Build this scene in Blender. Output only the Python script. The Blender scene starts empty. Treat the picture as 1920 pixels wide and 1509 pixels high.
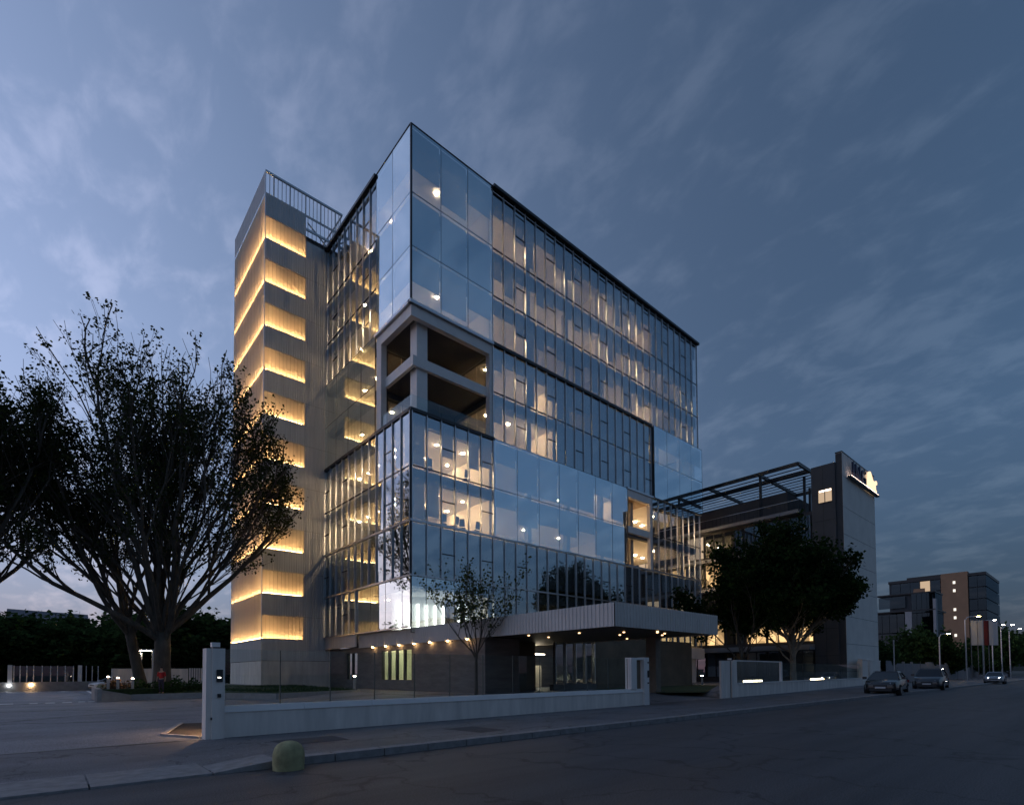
import bpy, bmesh, math, random
import numpy as np
from mathutils import Vector, Matrix, Euler

SC = bpy.context.scene
COL = SC.collection
R = math.radians

# ------------------------------------------------------------------ camera
cam_d = bpy.data.cameras.new('camera')
cam = bpy.data.objects.new('camera', cam_d)
COL.objects.link(cam)
cam.matrix_world = Matrix(((0.751381, -0.01672, -0.659656, 0.0),
                           (-0.659845, -0.027366, -0.750903, 0.0),
                           (-0.005497, 0.999486, -0.031595, 1.6),
                           (0, 0, 0, 1)))
cam_d.sensor_width = 36
cam_d.lens = 18.696
cam_d.shift_y = 0.2474
cam_d.clip_start = 0.1
cam_d.clip_end = 6000
SC.camera = cam

# ------------------------------------------------------------------ world: dusk sky with thin cloud streaks
SUN_EL, SUN_ROT = 1.0, -35.0
world = bpy.data.worlds.new('World')
SC.world = world
world.use_nodes = True
nt = world.node_tree
N, L = nt.nodes, nt.links
bg = N['Background']
sky = N.new('ShaderNodeTexSky')
sky.sky_type = 'NISHITA'
sky.sun_disc = False
sky.sun_elevation = R(SUN_EL)
sky.sun_rotation = R(SUN_ROT)
sky.air_density = 1.0
sky.dust_density = 0.3
sky.ozone_density = 3.0
tc = N.new('ShaderNodeTexCoord')


def wmath(op, a, b=None, clamp=False):
    n = N.new('ShaderNodeMath')
    n.operation = op
    n.use_clamp = clamp
    for i, v in enumerate((a, b)):
        if v is None:
            continue
        if isinstance(v, (int, float)):
            n.inputs[i].default_value = v
        else:
            L.new(v, n.inputs[i])
    return n.outputs[0]


sep = N.new('ShaderNodeSeparateXYZ')
L.new(tc.outputs['Generated'], sep.inputs[0])
zz = wmath('ADD', wmath('MAXIMUM', sep.outputs[2], 0.0), 0.30)
cu = wmath('DIVIDE', sep.outputs[0], zz)
cv = wmath('DIVIDE', sep.outputs[1], zz)
comb = N.new('ShaderNodeCombineXYZ')
L.new(cu, comb.inputs[0])
L.new(cv, comb.inputs[1])
mapn = N.new('ShaderNodeMapping')
mapn.inputs['Rotation'].default_value = (0, 0, R(32))
mapn.inputs['Scale'].default_value = (2.6, 1.6, 1)
L.new(comb.outputs[0], mapn.inputs[0])
n1 = N.new('ShaderNodeTexNoise')
n1.inputs['Scale'].default_value = 5.6
n1.inputs['Detail'].default_value = 9
n1.inputs['Roughness'].default_value = 0.56
n1.inputs['Distortion'].default_value = 0.25
L.new(mapn.outputs[0], n1.inputs[0])
n2 = N.new('ShaderNodeTexNoise')
n2.inputs['Scale'].default_value = 0.8
n2.inputs['Detail'].default_value = 3
L.new(mapn.outputs[0], n2.inputs[0])
msum = wmath('ADD', wmath('MULTIPLY', n1.outputs[0], 0.72), wmath('MULTIPLY', n2.outputs[0], 0.42))
ramp = N.new('ShaderNodeValToRGB')
ramp.color_ramp.elements[0].position = 0.52
ramp.color_ramp.elements[0].color = (0, 0, 0, 1)
ramp.color_ramp.elements[1].position = 0.74
ramp.color_ramp.elements[1].color = (1, 1, 1, 1)
ramp.color_ramp.interpolation = 'EASE'
L.new(msum, ramp.inputs[0])
cmask = wmath('MULTIPLY', ramp.outputs[0], 1.0)
tint = N.new('ShaderNodeMix')
tint.data_type = 'RGBA'
tint.blend_type = 'MULTIPLY'
tint.inputs[0].default_value = 1.0
# afterglow: brightest towards the set sun, darkest about a right angle from it, a little lighter again opposite
sdir = N.new('ShaderNodeVectorMath')
sdir.operation = 'DOT_PRODUCT'
sdir.inputs[1].default_value = (math.sin(R(SUN_ROT)) * .996, math.cos(R(SUN_ROT)) * .996, .087)
L.new(tc.outputs['Generated'], sdir.inputs[0])
q = wmath('ADD', sdir.outputs['Value'], 0.40)
glow = wmath('ADD', wmath('MULTIPLY', wmath('MULTIPLY', q, q), 1.14), 0.70)
warm = wmath('ADD', wmath('MULTIPLY', wmath('MAXIMUM', q, 0.0), 0.40), 1.22)
cool = wmath('ADD', wmath('MULTIPLY', wmath('MAXIMUM', q, 0.0), -0.10), 1.0)
gcol = N.new('ShaderNodeCombineColor')
L.new(wmath('MULTIPLY', glow, warm), gcol.inputs[0])
L.new(wmath('MULTIPLY', glow, 1.055), gcol.inputs[1])
L.new(wmath('MULTIPLY', glow, cool), gcol.inputs[2])
L.new(gcol.outputs[0], tint.inputs[7])
bw = N.new('ShaderNodeRGBToBW')
L.new(sky.outputs[0], bw.inputs[0])
bcol = N.new('ShaderNodeCombineColor')
L.new(wmath('MULTIPLY', bw.outputs[0], 0.50), bcol.inputs[0])
L.new(wmath('MULTIPLY', bw.outputs[0], 1.03), bcol.inputs[1])
L.new(wmath('MULTIPLY', bw.outputs[0], 1.92), bcol.inputs[2])
even = N.new('ShaderNodeMix')
even.data_type = 'RGBA'
even.inputs[0].default_value = 0.70
L.new(sky.outputs[0], even.inputs[6])
L.new(bcol.outputs[0], even.inputs[7])
comp = wmath('DIVIDE', 2.1, wmath('ADD', wmath('MULTIPLY', bw.outputs[0], 4.2), 1.0))
even2 = N.new('ShaderNodeVectorMath')
even2.operation = 'SCALE'
bank = N.new('ShaderNodeMapRange')
bank.interpolation_type = 'SMOOTHSTEP'
bank.inputs[1].default_value = 0.02
bank.inputs[2].default_value = 0.42
bank.inputs[3].default_value = 0.52
bank.inputs[4].default_value = 1.0
L.new(wmath('ADD', sep.outputs[2], wmath('MULTIPLY', n2.outputs[0], 0.05)), bank.inputs[0])
comp = wmath('MULTIPLY', comp, bank.outputs[0])
L.new(even.outputs[2], even2.inputs[0])
L.new(comp, even2.inputs['Scale'])
L.new(even2.outputs[0], tint.inputs[6])
cl = N.new('ShaderNodeMix')
cl.data_type = 'RGBA'
cl.blend_type = 'MULTIPLY'
cl.inputs[0].default_value = 1.0
cl.inputs[7].default_value = (1.48, 1.32, 1.22, 1)
L.new(tint.outputs[2], cl.inputs[6])
mx = N.new('ShaderNodeMix')
mx.data_type = 'RGBA'
L.new(cmask, mx.inputs[0])
L.new(tint.outputs[2], mx.inputs[6])
L.new(cl.outputs[2], mx.inputs[7])
L.new(mx.outputs[2], bg.inputs[0])
bg.inputs[1].default_value = 0.15

sun_d = bpy.data.lights.new('sun', 'SUN')
sun_d.energy = 0.03
sun_d.angle = R(25)
sun_d.color = (1.0, 0.8, 0.7)
sun = bpy.data.objects.new('sun', sun_d)
COL.objects.link(sun)
_sd = Vector((math.sin(R(SUN_ROT)) * math.cos(R(6)), math.cos(R(SUN_ROT)) * math.cos(R(6)), math.sin(R(6))))
sun.rotation_euler = (-_sd).to_track_quat('-Z', 'Y').to_euler()

SC.view_settings.view_transform = 'Standard'
SC.view_settings.look = 'None'
SC.view_settings.exposure = 1.85
SC.view_settings.gamma = 1.0
SC.view_settings.use_curve_mapping = False
SC.render.engine = 'CYCLES'
cy = SC.cycles
cy.use_denoising = True
cy.max_bounces = 8
cy.diffuse_bounces = 4
cy.glossy_bounces = 4
cy.transparent_max_bounces = 14
cy.transmission_bounces = 4
cy.sample_clamp_indirect = 4.0
cy.caustics_reflective = False
cy.caustics_refractive = False
cy.use_light_tree = True

# ------------------------------------------------------------------ materials
MATS = {}


def mat(name, color=(0.5, 0.5, 0.5), rough=0.6, metal=0.0, var=0.15, scale=3.0, bump=0.0, bscale=60.0,
        emit=None, estr=0.0, trans=0.0, spec=0.5, stretch=(1, 1, 1), coat=0.0):
    if name in MATS:
        return MATS[name]
    m = bpy.data.materials.new(name)
    m.use_nodes = True
    t = m.node_tree
    b = t.nodes['Principled BSDF']
    b.inputs['Roughness'].default_value = rough
    b.inputs['Metallic'].default_value = metal
    b.inputs['Specular IOR Level'].default_value = spec
    if coat:
        b.inputs['Coat Weight'].default_value = coat
        b.inputs['Coat Roughness'].default_value = 0.05
    g = t.nodes.new('ShaderNodeNewGeometry')
    mp = t.nodes.new('ShaderNodeMapping')
    mp.inputs['Scale'].default_value = stretch
    t.links.new(g.outputs['Position'], mp.inputs[0])
    nz = t.nodes.new('ShaderNodeTexNoise')
    nz.inputs['Scale'].default_value = scale
    nz.inputs['Detail'].default_value = 6
    nz.inputs['Roughness'].default_value = 0.6
    t.links.new(mp.outputs[0], nz.inputs[0])
    rp = t.nodes.new('ShaderNodeValToRGB')
    c = color
    rp.color_ramp.elements[0].position = 0.3
    rp.color_ramp.elements[1].position = 0.7
    rp.color_ramp.elements[0].color = tuple(max(0, v * (1 - var)) for v in c) + (1,)
    rp.color_ramp.elements[1].color = tuple(min(1, v * (1 + var)) for v in c) + (1,)
    t.links.new(nz.outputs[0], rp.inputs[0])
    t.links.new(rp.outputs[0], b.inputs['Base Color'])
    if bump:
        n2_ = t.nodes.new('ShaderNodeTexNoise')
        n2_.inputs['Scale'].default_value = bscale
        n2_.inputs['Detail'].default_value = 5
        t.links.new(mp.outputs[0], n2_.inputs[0])
        bm_ = t.nodes.new('ShaderNodeBump')
        bm_.inputs['Strength'].default_value = bump
        bm_.inputs['Distance'].default_value = 0.02
        t.links.new(n2_.outputs[0], bm_.inputs['Height'])
        t.links.new(bm_.outputs[0], b.inputs['Normal'])
    if emit:
        b.inputs['Emission Color'].default_value = tuple(emit) + (1,)
        b.inputs['Emission Strength'].default_value = estr
    MATS[name] = m
    return m


def lamp_mat(name, color, strength):
    if name in MATS:
        return MATS[name]
    m = bpy.data.materials.new(name)
    m.use_nodes = True
    t = m.node_tree
    for n in list(t.nodes):
        t.nodes.remove(n)
    o = t.nodes.new('ShaderNodeOutputMaterial')
    e = t.nodes.new('ShaderNodeEmission')
    e.inputs[0].default_value = tuple(color) + (1,)
    e.inputs[1].default_value = strength
    t.links.new(e.outputs[0], o.inputs[0])
    MATS[name] = m
    return m


def glass_mat(name, base=0.3, tintc=(0.75, 0.82, 0.85), gloss=(0.85, 0.93, 1.0), rough=0.0, wob=0.0):
    """coated facade glass: mirror-like share that grows with the angle, the rest lets light through"""
    if name in MATS:
        return MATS[name]
    m = bpy.data.materials.new(name)
    m.use_nodes = True
    t = m.node_tree
    for n in list(t.nodes):
        t.nodes.remove(n)
    o = t.nodes.new('ShaderNodeOutputMaterial')
    fr = t.nodes.new('ShaderNodeFresnel')
    fr.inputs[0].default_value = 1.5
    ma = t.nodes.new('ShaderNodeMath')
    ma.operation = 'MULTIPLY_ADD'
    ma.inputs[1].default_value = 1 - base
    ma.inputs[2].default_value = base
    ma.use_clamp = True
    t.links.new(fr.outputs[0], ma.inputs[0])
    gl = t.nodes.new('ShaderNodeBsdfGlossy')
    gl.inputs['Color'].default_value = tuple(gloss) + (1,)
    gl.inputs['Roughness'].default_value = rough
    if wob:
        g = t.nodes.new('ShaderNodeNewGeometry')
        nz = t.nodes.new('ShaderNodeTexNoise')
        nz.inputs['Scale'].default_value = 0.55
        nz.inputs['Detail'].default_value = 1
        t.links.new(g.outputs['Position'], nz.inputs[0])
        bp = t.nodes.new('ShaderNodeBump')
        bp.inputs['Strength'].default_value = wob
        bp.inputs['Distance'].default_value = 0.02
        t.links.new(nz.outputs[0], bp.inputs['Height'])
        t.links.new(bp.outputs[0], gl.inputs['Normal'])
    tr = t.nodes.new('ShaderNodeBsdfTransparent')
    tr.inputs[0].default_value = tuple(tintc) + (1,)
    mxs = t.nodes.new('ShaderNodeMixShader')
    # the far surface of the sheet only lets the ray out again
    gb_ = t.nodes.new('ShaderNodeNewGeometry')
    inv = t.nodes.new('ShaderNodeMath')
    inv.operation = 'SUBTRACT'
    inv.inputs[0].default_value = 1.0
    t.links.new(gb_.outputs['Backfacing'], inv.inputs[1])
    fm_ = t.nodes.new('ShaderNodeMath')
    fm_.operation = 'MULTIPLY'
    t.links.new(ma.outputs[0], fm_.inputs[0])
    t.links.new(inv.outputs[0], fm_.inputs[1])
    tm = t.nodes.new('ShaderNodeMix')
    tm.data_type = 'RGBA'
    tm.inputs[6].default_value = tuple(tintc) + (1,)
    tm.inputs[7].default_value = (1, 1, 1, 1)
    t.links.new(gb_.outputs['Backfacing'], tm.inputs[0])
    t.links.new(tm.outputs[2], tr.inputs[0])
    t.links.new(fm_.outputs[0], mxs.inputs[0])
    t.links.new(tr.outputs[0], mxs.inputs[1])
    t.links.new(gl.outputs[0], mxs.inputs[2])
    t.links.new(mxs.outputs[0], o.inputs[0])
    MATS[name] = m
    return m


def sheet_mat(name, color, tr=0.6, clear=0.05):
    """translucent sheet: polycarbonate, blinds, leaves"""
    if name in MATS:
        return MATS[name]
    m = bpy.data.materials.new(name)
    m.use_nodes = True
    t = m.node_tree
    for n in list(t.nodes):
        t.nodes.remove(n)
    o = t.nodes.new('ShaderNodeOutputMaterial')
    d = t.nodes.new('ShaderNodeBsdfDiffuse')
    d.inputs[0].default_value = tuple(color) + (1,)
    s = t.nodes.new('ShaderNodeBsdfTranslucent')
    s.inputs[0].default_value = tuple(color) + (1,)
    a = t.nodes.new('ShaderNodeMixShader')
    a.inputs[0].default_value = tr
    t.links.new(d.outputs[0], a.inputs[1])
    t.links.new(s.outputs[0], a.inputs[2])
    if clear:
        tp = t.nodes.new('ShaderNodeBsdfTransparent')
        b = t.nodes.new('ShaderNodeMixShader')
        b.inputs[0].default_value = clear
        t.links.new(a.outputs[0], b.inputs[1])
        t.links.new(tp.outputs[0], b.inputs[2])
        a = b
    t.links.new(a.outputs[0], o.inputs[0])
    MATS[name] = m
    return m


def leaf_mat(name, c0, c1):
    if name in MATS:
        return MATS[name]
    m = bpy.data.materials.new(name)
    m.use_nodes = True
    t = m.node_tree
    for n in list(t.nodes):
        t.nodes.remove(n)
    o = t.nodes.new('ShaderNodeOutputMaterial')
    g = t.nodes.new('ShaderNodeNewGeometry')
    rp = t.nodes.new('ShaderNodeValToRGB')
    rp.color_ramp.elements[0].color = tuple(c0) + (1,)
    rp.color_ramp.elements[1].color = tuple(c1) + (1,)
    t.links.new(g.outputs['Random Per Island'], rp.inputs[0])
    d = t.nodes.new('ShaderNodeBsdfDiffuse')
    s = t.nodes.new('ShaderNodeBsdfTranslucent')
    t.links.new(rp.outputs[0], d.inputs[0])
    t.links.new(rp.outputs[0], s.inputs[0])
    a = t.nodes.new('ShaderNodeMixShader')
    a.inputs[0].default_value = 0.3
    t.links.new(d.outputs[0], a.inputs[1])
    t.links.new(s.outputs[0], a.inputs[2])
    t.links.new(a.outputs[0], o.inputs[0])
    MATS[name] = m
    return m


M_CLAD = mat('ribbed_metal', (0.64, 0.64, 0.645), 0.55, 0.0, 0.10, 0.8, stretch=(6, 6, .4))
M_WHITE = mat('white_paint', (0.80, 0.76, 0.73), 0.5, 0, 0.06, 1.2)
M_WALLW = mat('white_render', (0.80, 0.73, 0.67), 0.8, 0, 0.16, 1.1, 0.15, 40, stretch=(2.2, 2.2, .35))
M_CONC = mat('concrete', (0.32, 0.31, 0.30), 0.85, 0, 0.18, 1.6, 0.3, 30)
M_STONE = mat('dark_stone', (0.16, 0.15, 0.145), 0.7, 0, 0.25, 1.2, 0.2, 25, stretch=(.6, .6, 3))
M_BROWN = mat('brown_panel', (0.17, 0.13, 0.09), 0.6, 0, 0.25, 0.8)
M_ALU = mat('aluminium', (0.55, 0.56, 0.58), 0.32, 0.8, 0.08, 5)
M_DARK = mat('dark_metal', (0.035, 0.037, 0.04), 0.4, 0.4, 0.1, 5)
M_SLAB = mat('slab_edge', (0.10, 0.12, 0.15), 0.6, 0, 0.1)
M_CEIL = mat('ceiling_white', (0.80, 0.78, 0.74), 0.9, 0, 0.03)
M_FLOOR = mat('floor_carpet', (0.42, 0.38, 0.33), 0.9, 0, 0.1)
M_INT = mat('interior_wall', (0.72, 0.64, 0.52), 0.9, 0, 0.06, 0.5)
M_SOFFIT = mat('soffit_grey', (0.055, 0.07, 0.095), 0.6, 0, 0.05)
M_DSOF = mat('dark_soffit', (0.10, 0.085, 0.07), 0.6, 0, 0.15)
M_GCLEAR = glass_mat('clear_facade_glass', 0.36, (0.70, 0.72, 0.72), (0.80, 0.92, 1.0), 0.0, 0.05)
M_GBIG = glass_mat('mirror_facade_glass', 0.62, (0.72, 0.76, 0.78), (0.84, 0.98, 1.05), 0.0, 0.04)
M_GRAIL = glass_mat('thin_glass', 0.03, (0.80, 0.88, 0.88), (0.8, 0.95, 1.0), 0.0)
M_GLOW = glass_mat('dark_window_glass', 0.16, (0.45, 0.5, 0.52), (0.8, 0.9, 1.0), 0.0)
M_TERR = glass_mat('terrace_glass', 0.16, (0.30, 0.31, 0.32), (0.8, 0.9, 1.0), 0.0)
M_BLIND = sheet_mat('blind_fabric', (0.42, 0.43, 0.46), 0.4, 0.03)
M_POLY = sheet_mat('polycarbonate', (0.86, 0.80, 0.72), 0.62, 0.04)
M_LED = lamp_mat('warm_led', (1.0, 0.63, 0.27), 20.0)
M_SPOT = lamp_mat('warm_downlight', (1.0, 0.70, 0.40), 330.0)
M_SPOT2 = lamp_mat('canopy_spot', (1.0, 0.58, 0.24), 22.0)
M_TUBE = lamp_mat('white_tube', (1.0, 0.86, 0.62), 7.0)
M_COOL = lamp_mat('cool_tube', (0.95, 1.0, 0.9), 2.6)
M_BARK = mat('bark', (0.085, 0.075, 0.062), 0.9, 0, 0.4, 3.0, 0.5, 12, stretch=(1, 1, .35))
M_ASPH = mat('asphalt', (0.075, 0.076, 0.082), 0.75, 0, 0.22, 1.1, 0.5, 180)
M_GRASS = mat('grass_green', (0.035, 0.06, 0.02), 0.95, 0, 0.4, 6, 0.6, 60)
M_SOIL = mat('soil', (0.05, 0.035, 0.025), 0.95, 0, 0.3, 8, 0.8, 30)
M_PAINT = mat('road_paint', (0.75, 0.75, 0.75), 0.7, 0, 0.15, 6)
M_TYRE = mat('tyre_rubber', (0.02, 0.02, 0.02), 0.85, 0, 0.1)
M_RIM = mat('alloy_rim', (0.45, 0.45, 0.46), 0.3, 0.9, 0.05)


# ------------------------------------------------------------------ mesh helpers
class MB:
    """collects boxes, prisms and tubes into one mesh"""

    def __init__(s):
        s.v, s.f = [], []

    def box(s, x0, x1, y0, y1, z0, z1):
        o = len(s.v)
        s.v += [(x0, y0, z0), (x1, y0, z0), (x1, y1, z0), (x0, y1, z0), (x0, y0, z1), (x1, y0, z1), (x1, y1, z1), (x0, y1, z1)]
        s.f += [tuple(o + i for i in q) for q in ((0, 3, 2, 1), (4, 5, 6, 7), (0, 1, 5, 4), (1, 2, 6, 5), (2, 3, 7, 6), (3, 0, 4, 7))]
        return s

    def prism(s, pts, z0, z1):
        """pts: ccw polygon (x,y)"""
        o = len(s.v)
        n = len(pts)
        s.v += [(x, y, z0) for x, y in pts] + [(x, y, z1) for x, y in pts]
        s.f.append(tuple(o + i for i in range(n))[::-1])
        s.f.append(tuple(o + n + i for i in range(n)))
        for i in range(n):
            j = (i + 1) % n
            s.f.append((o + i, o + j, o + n + j, o + n + i))
        return s

    def hexa(s, p):
        """eight corners, bottom ring then top ring"""
        o = len(s.v)
        s.v += [tuple(q) for q in p]
        s.f += [tuple(o + i for i in q) for q in ((0, 3, 2, 1), (4, 5, 6, 7), (0, 1, 5, 4), (1, 2, 6, 5), (2, 3, 7, 6), (3, 0, 4, 7))]
        return s

    def quad(s, *p):
        o = len(s.v)
        s.v += [tuple(q) for q in p]
        s.f.append(tuple(range(o, o + len(p))))
        return s

    def tube(s, pts, rad, n=8, cap=True):
        """pts polyline, rad number or list"""
        P = [Vector(p) for p in pts]
        if not hasattr(rad, '__len__'):
            rad = [rad] * len(P)
        o = len(s.v)
        for i, p in enumerate(P):
            d = (P[min(i + 1, len(P) - 1)] - P[max(i - 1, 0)])
            d = d.normalized() if d.length > 1e-9 else Vector((0, 0, 1))
            a = Vector((0, 0, 1)) if abs(d.z) < 0.9 else Vector((1, 0, 0))
            u = d.cross(a).normalized()
            w = d.cross(u)
            for k in range(n):
                t = 2 * math.pi * k / n
                s.v.append(tuple(p + (u * math.cos(t) + w * math.sin(t)) * rad[i]))
        for i in range(len(P) - 1):
            for k in range(n):
                a, b = o + i * n + k, o + i * n + (k + 1) % n
                s.f.append((a, b, b + n, a + n))
        if cap:
            s.f.append(tuple(o + k for k in range(n))[::-1])
            s.f.append(tuple(o + (len(P) - 1) * n + k for k in range(n)))
        return s

    def disc(s, x, y, z, r, h=0.03, n=10):
        return s.prism([(x + r * math.cos(2 * math.pi * k / n), y + r * math.sin(2 * math.pi * k / n)) for k in range(n)], z - h, z)

    def mesh(s, name):
        me = bpy.data.meshes.new(name)
        me.from_pydata(s.v, [], s.f)
        me.update()
        return me

    def build(s, name, m, parent=None, smooth=False, **kw):
        me = s.mesh(name)
        me.materials.append(m)
        if smooth:
            me.polygons.foreach_set('use_smooth', [True] * len(me.polygons))
        return link(name, me, parent, **kw)


def link(name, me, parent=None, **kw):
    o = bpy.data.objects.new(name, me)
    COL.objects.link(o)
    if parent is not None:
        o.parent = parent
        o.matrix_parent_inverse = parent.matrix_world.inverted() if False else Matrix.Identity(4)
    for k, v in kw.items():
        o[k] = v
    return o


def thing(name, label, cat, loc=(0, 0, 0), rz=0.0, group=None):
    o = bpy.data.objects.new(name, None)
    o.empty_display_size = 0.2
    COL.objects.link(o)
    o.location = loc
    o.rotation_euler = (0, 0, rz)
    o['label'] = label
    o['category'] = cat
    if group:
        o['group'] = group
    return o


def tag(o, label, cat, group=None):
    o['label'] = label
    o['category'] = cat
    if group:
        o['group'] = group
    return o


def struct(o):
    o['kind'] = 'structure'
    return o


def copy_tree(o, loc=None, rz=None, label=None, scale=None):
    def rec(a, par):
        c = a.copy()
        COL.objects.link(c)
        c.parent = par
        for ch in a.children:
            rec(ch, c)
        return c
    c = rec(o, None)
    if loc is not None:
        c.location = loc
    if rz is not None:
        c.rotation_euler = (0, 0, rz)
    if scale is not None:
        c.scale = scale
    if label:
        c['label'] = label
    return c


def sstep(a, b, x):
    t = max(0.0, min(1.0, (x - a) / (b - a)))
    return t * t * (3 - 2 * t)


# ================================================================== GROUND
def ground_h(x, y):
    return 0.36 * sstep(8, 16, x) * sstep(15.2, 19.5, y) * (1 - sstep(70, 90, x))


g = MB().quad((-2500, -2500, -0.06), (3000, -2500, -0.06), (3000, 3000, -0.06), (-2500, 3000, -0.06))
struct(g.build('ground', mat('far_ground', (0.06, 0.065, 0.055), 0.95, 0, 0.3, 0.05)))

# road: asphalt with patches and wheel-worn lanes
def asphalt_mat(name, lo, hi, stretch=(0.06, 1.0, 1), crack=0.33):
    road_m = bpy.data.materials.new(name)
    road_m.use_nodes = True
    t = road_m.node_tree
    b = t.nodes['Principled BSDF']
    b.inputs['Roughness'].default_value = 0.62
    geo = t.nodes.new('ShaderNodeNewGeometry')
    mp1 = t.nodes.new('ShaderNodeMapping')
    mp1.inputs['Scale'].default_value = stretch
    t.links.new(geo.outputs['Position'], mp1.inputs[0])
    na = t.nodes.new('ShaderNodeTexNoise')
    na.inputs['Scale'].default_value = 0.9
    na.inputs['Detail'].default_value = 8
    na.inputs['Roughness'].default_value = 0.65
    t.links.new(mp1.outputs[0], na.inputs[0])
    nb = t.nodes.new('ShaderNodeTexNoise')
    nb.inputs['Scale'].default_value = 48
    nb.inputs['Detail'].default_value = 3
    t.links.new(geo.outputs['Position'], nb.inputs[0])
    vo = t.nodes.new('ShaderNodeTexVoronoi')
    vo.feature = 'DISTANCE_TO_EDGE'
    vo.inputs['Scale'].default_value = crack
    nc = t.nodes.new('ShaderNodeTexNoise')
    nc.inputs['Scale'].default_value = 1.4
    nc.inputs['Detail'].default_value = 6
    t.links.new(geo.outputs['Position'], nc.inputs[0])
    vm = t.nodes.new('ShaderNodeVectorMath')
    vm.operation = 'MULTIPLY_ADD'
    vm.inputs[1].default_value = (1.6, 1.6, 0)
    t.links.new(nc.outputs['Color'], vm.inputs[0])
    t.links.new(geo.outputs['Position'], vm.inputs[2])
    t.links.new(vm.outputs[0], vo.inputs['Vector'])
    crk = t.nodes.new('ShaderNodeMapRange')
    crk.inputs[1].default_value = 0.0
    crk.inputs[2].default_value = 0.018
    crk.inputs[3].default_value = 0.30
    crk.inputs[4].default_value = 1.0
    t.links.new(vo.outputs['Distance'], crk.inputs[0])
    mr = t.nodes.new('ShaderNodeMapRange')
    mr.inputs[1].default_value = 0.3
    mr.inputs[2].default_value = 0.7
    mr.inputs[3].default_value = lo
    mr.inputs[4].default_value = hi
    t.links.new(na.outputs[0], mr.inputs[0])
    mr2 = t.nodes.new('ShaderNodeMapRange')
    mr2.inputs[1].default_value = 0.35
    mr2.inputs[2].default_value = 0.65
    mr2.inputs[3].default_value = 0.4
    mr2.inputs[4].default_value = 1.6
    t.links.new(nb.outputs[0], mr2.inputs[0])
    mu = t.nodes.new('ShaderNodeMath')
    mu.operation = 'MULTIPLY'
    t.links.new(mr.outputs[0], mu.inputs[0])
    t.links.new(mr2.outputs[0], mu.inputs[1])
    mu2 = t.nodes.new('ShaderNodeMath')
    mu2.operation = 'MULTIPLY'
    t.links.new(mu.outputs[0], mu2.inputs[0])
    t.links.new(crk.outputs[0], mu2.inputs[1])
    hs = t.nodes.new('ShaderNodeCombineColor')
    t.links.new(mu2.outputs[0], hs.inputs[0])
    t.links.new(mu2.outputs[0], hs.inputs[1])
    mu3 = t.nodes.new('ShaderNodeMath')
    mu3.operation = 'MULTIPLY'
    mu3.inputs[1].default_value = 1.08
    t.links.new(mu2.outputs[0], mu3.inputs[0])
    t.links.new(mu3.outputs[0], hs.inputs[2])
    t.links.new(hs.outputs[0], b.inputs['Base Color'])
    bp = t.nodes.new('ShaderNodeBump')
    bp.inputs['Strength'].default_value = 0.6
    bp.inputs['Distance'].default_value = 0.008
    t.links.new(nb.outputs[0], bp.inputs['Height'])
    t.links.new(bp.outputs[0], b.inputs['Normal'])
    return road_m


road_m = asphalt_mat('road_asphalt', 0.034, 0.084)
KY = 9.55  # kerb line
struct(MB().quad((-60, -4.5, 0.0), (420, -4.5, 0.0), (420, KY, 0.0), (-60, KY, 0.0)).build('road', road_m))
PAVE = asphalt_mat('pavement_asphalt', 0.080, 0.17, (0.35, 0.8, 1), 0.45)
pv = MB()
# dropped crossing before the car entrance, raised footway beyond it
pv.box(-60, 1.9, KY + .32, 14.75, -0.05, 0.02)
pv.hexa([(1.9, KY + .32, -.05), (3.3, KY + .32, -.05), (3.3, 14.75, -.05), (1.9, 14.75, -.05),
         (1.9, KY + .32, .02), (3.3, KY + .32, .12), (3.3, 14.75, .03), (1.9, 14.75, .02)])
pv.hexa([(3.3, KY + .32, -.05), (190, KY + .32, -.05), (190, 22, -.05), (3.3, 14.75, -.05),
         (3.3, KY + .32, .12), (190, KY + .32, .12), (190, 22, .02), (3.3, 14.75, .03)])
struct(pv.build('pavement', PAVE))
# darker repair patches in the footway, laid as thin sheets
pp = MB()
for (x0, x1, y0, y1) in ((3.9, 5.3, 11.6, 12.9), (8.2, 9.1, 10.5, 12.2), (15, 18.5, 11, 12)):
    zf = lambda x, y: 0.03 + (0.12 - 0.03) * (14.75 - y) / (14.75 - KY - .32) if x > 3.3 else 0.035
    pp.quad((x0, y0, zf(x0, y0) + .006), (x1, y0 + .1, zf(x1, y0) + .006), (x1 + .1, y1, zf(x1, y1) + .006), (x0, y1, zf(x0, y1) + .006))
struct(pp.build('pavement_patch', mat('patch_asphalt', (0.06, 0.06, 0.065), 0.8, 0, 0.2, 3, 0.5, 120)))

# kerb stones, one by one
random.seed(4)
kerb = thing('kerb', 'low grey stone kerb between the road and the footway', 'kerb')
kerb['kind'] = 'structure'
M_KERB = mat('kerb_granite', (0.24, 0.235, 0.235), 0.75, 0, 0.25, 5, 0.4, 60)
x = -2.6
k = 0
while x < 60:
    ln = 1.55 if x < 2 else 1.0 + (x > 20) * 1.0
    x1 = x + ln
    z0, z1 = (0.03, 0.03) if x1 < 2.2 else ((0.03, 0.135) if x < 2.2 else (0.135, 0.135))
    y = KY + 0.004 * (k % 3)
    dp = 1.3 if x1 < 2.2 else (.9 if x < 2.2 else .31)
    MB().hexa([(x + .012, y, -.05), (x1 - .012, y, -.05), (x1 - .012, y + dp, -.05), (x + .012, y + dp, -.05),
               (x + .012, y + .015, z0), (x1 - .012, y + .015, z1), (x1 - .012, y + dp, z1), (x + .012, y + dp, z0)]
              ).build('kerb_stone', M_KERB, kerb)
    x = x1
    k += 1
MB().box(x, 190, KY, KY + .31, -.05, .135).build('kerb_stone', M_KERB, kerb, kind='stuff')

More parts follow.
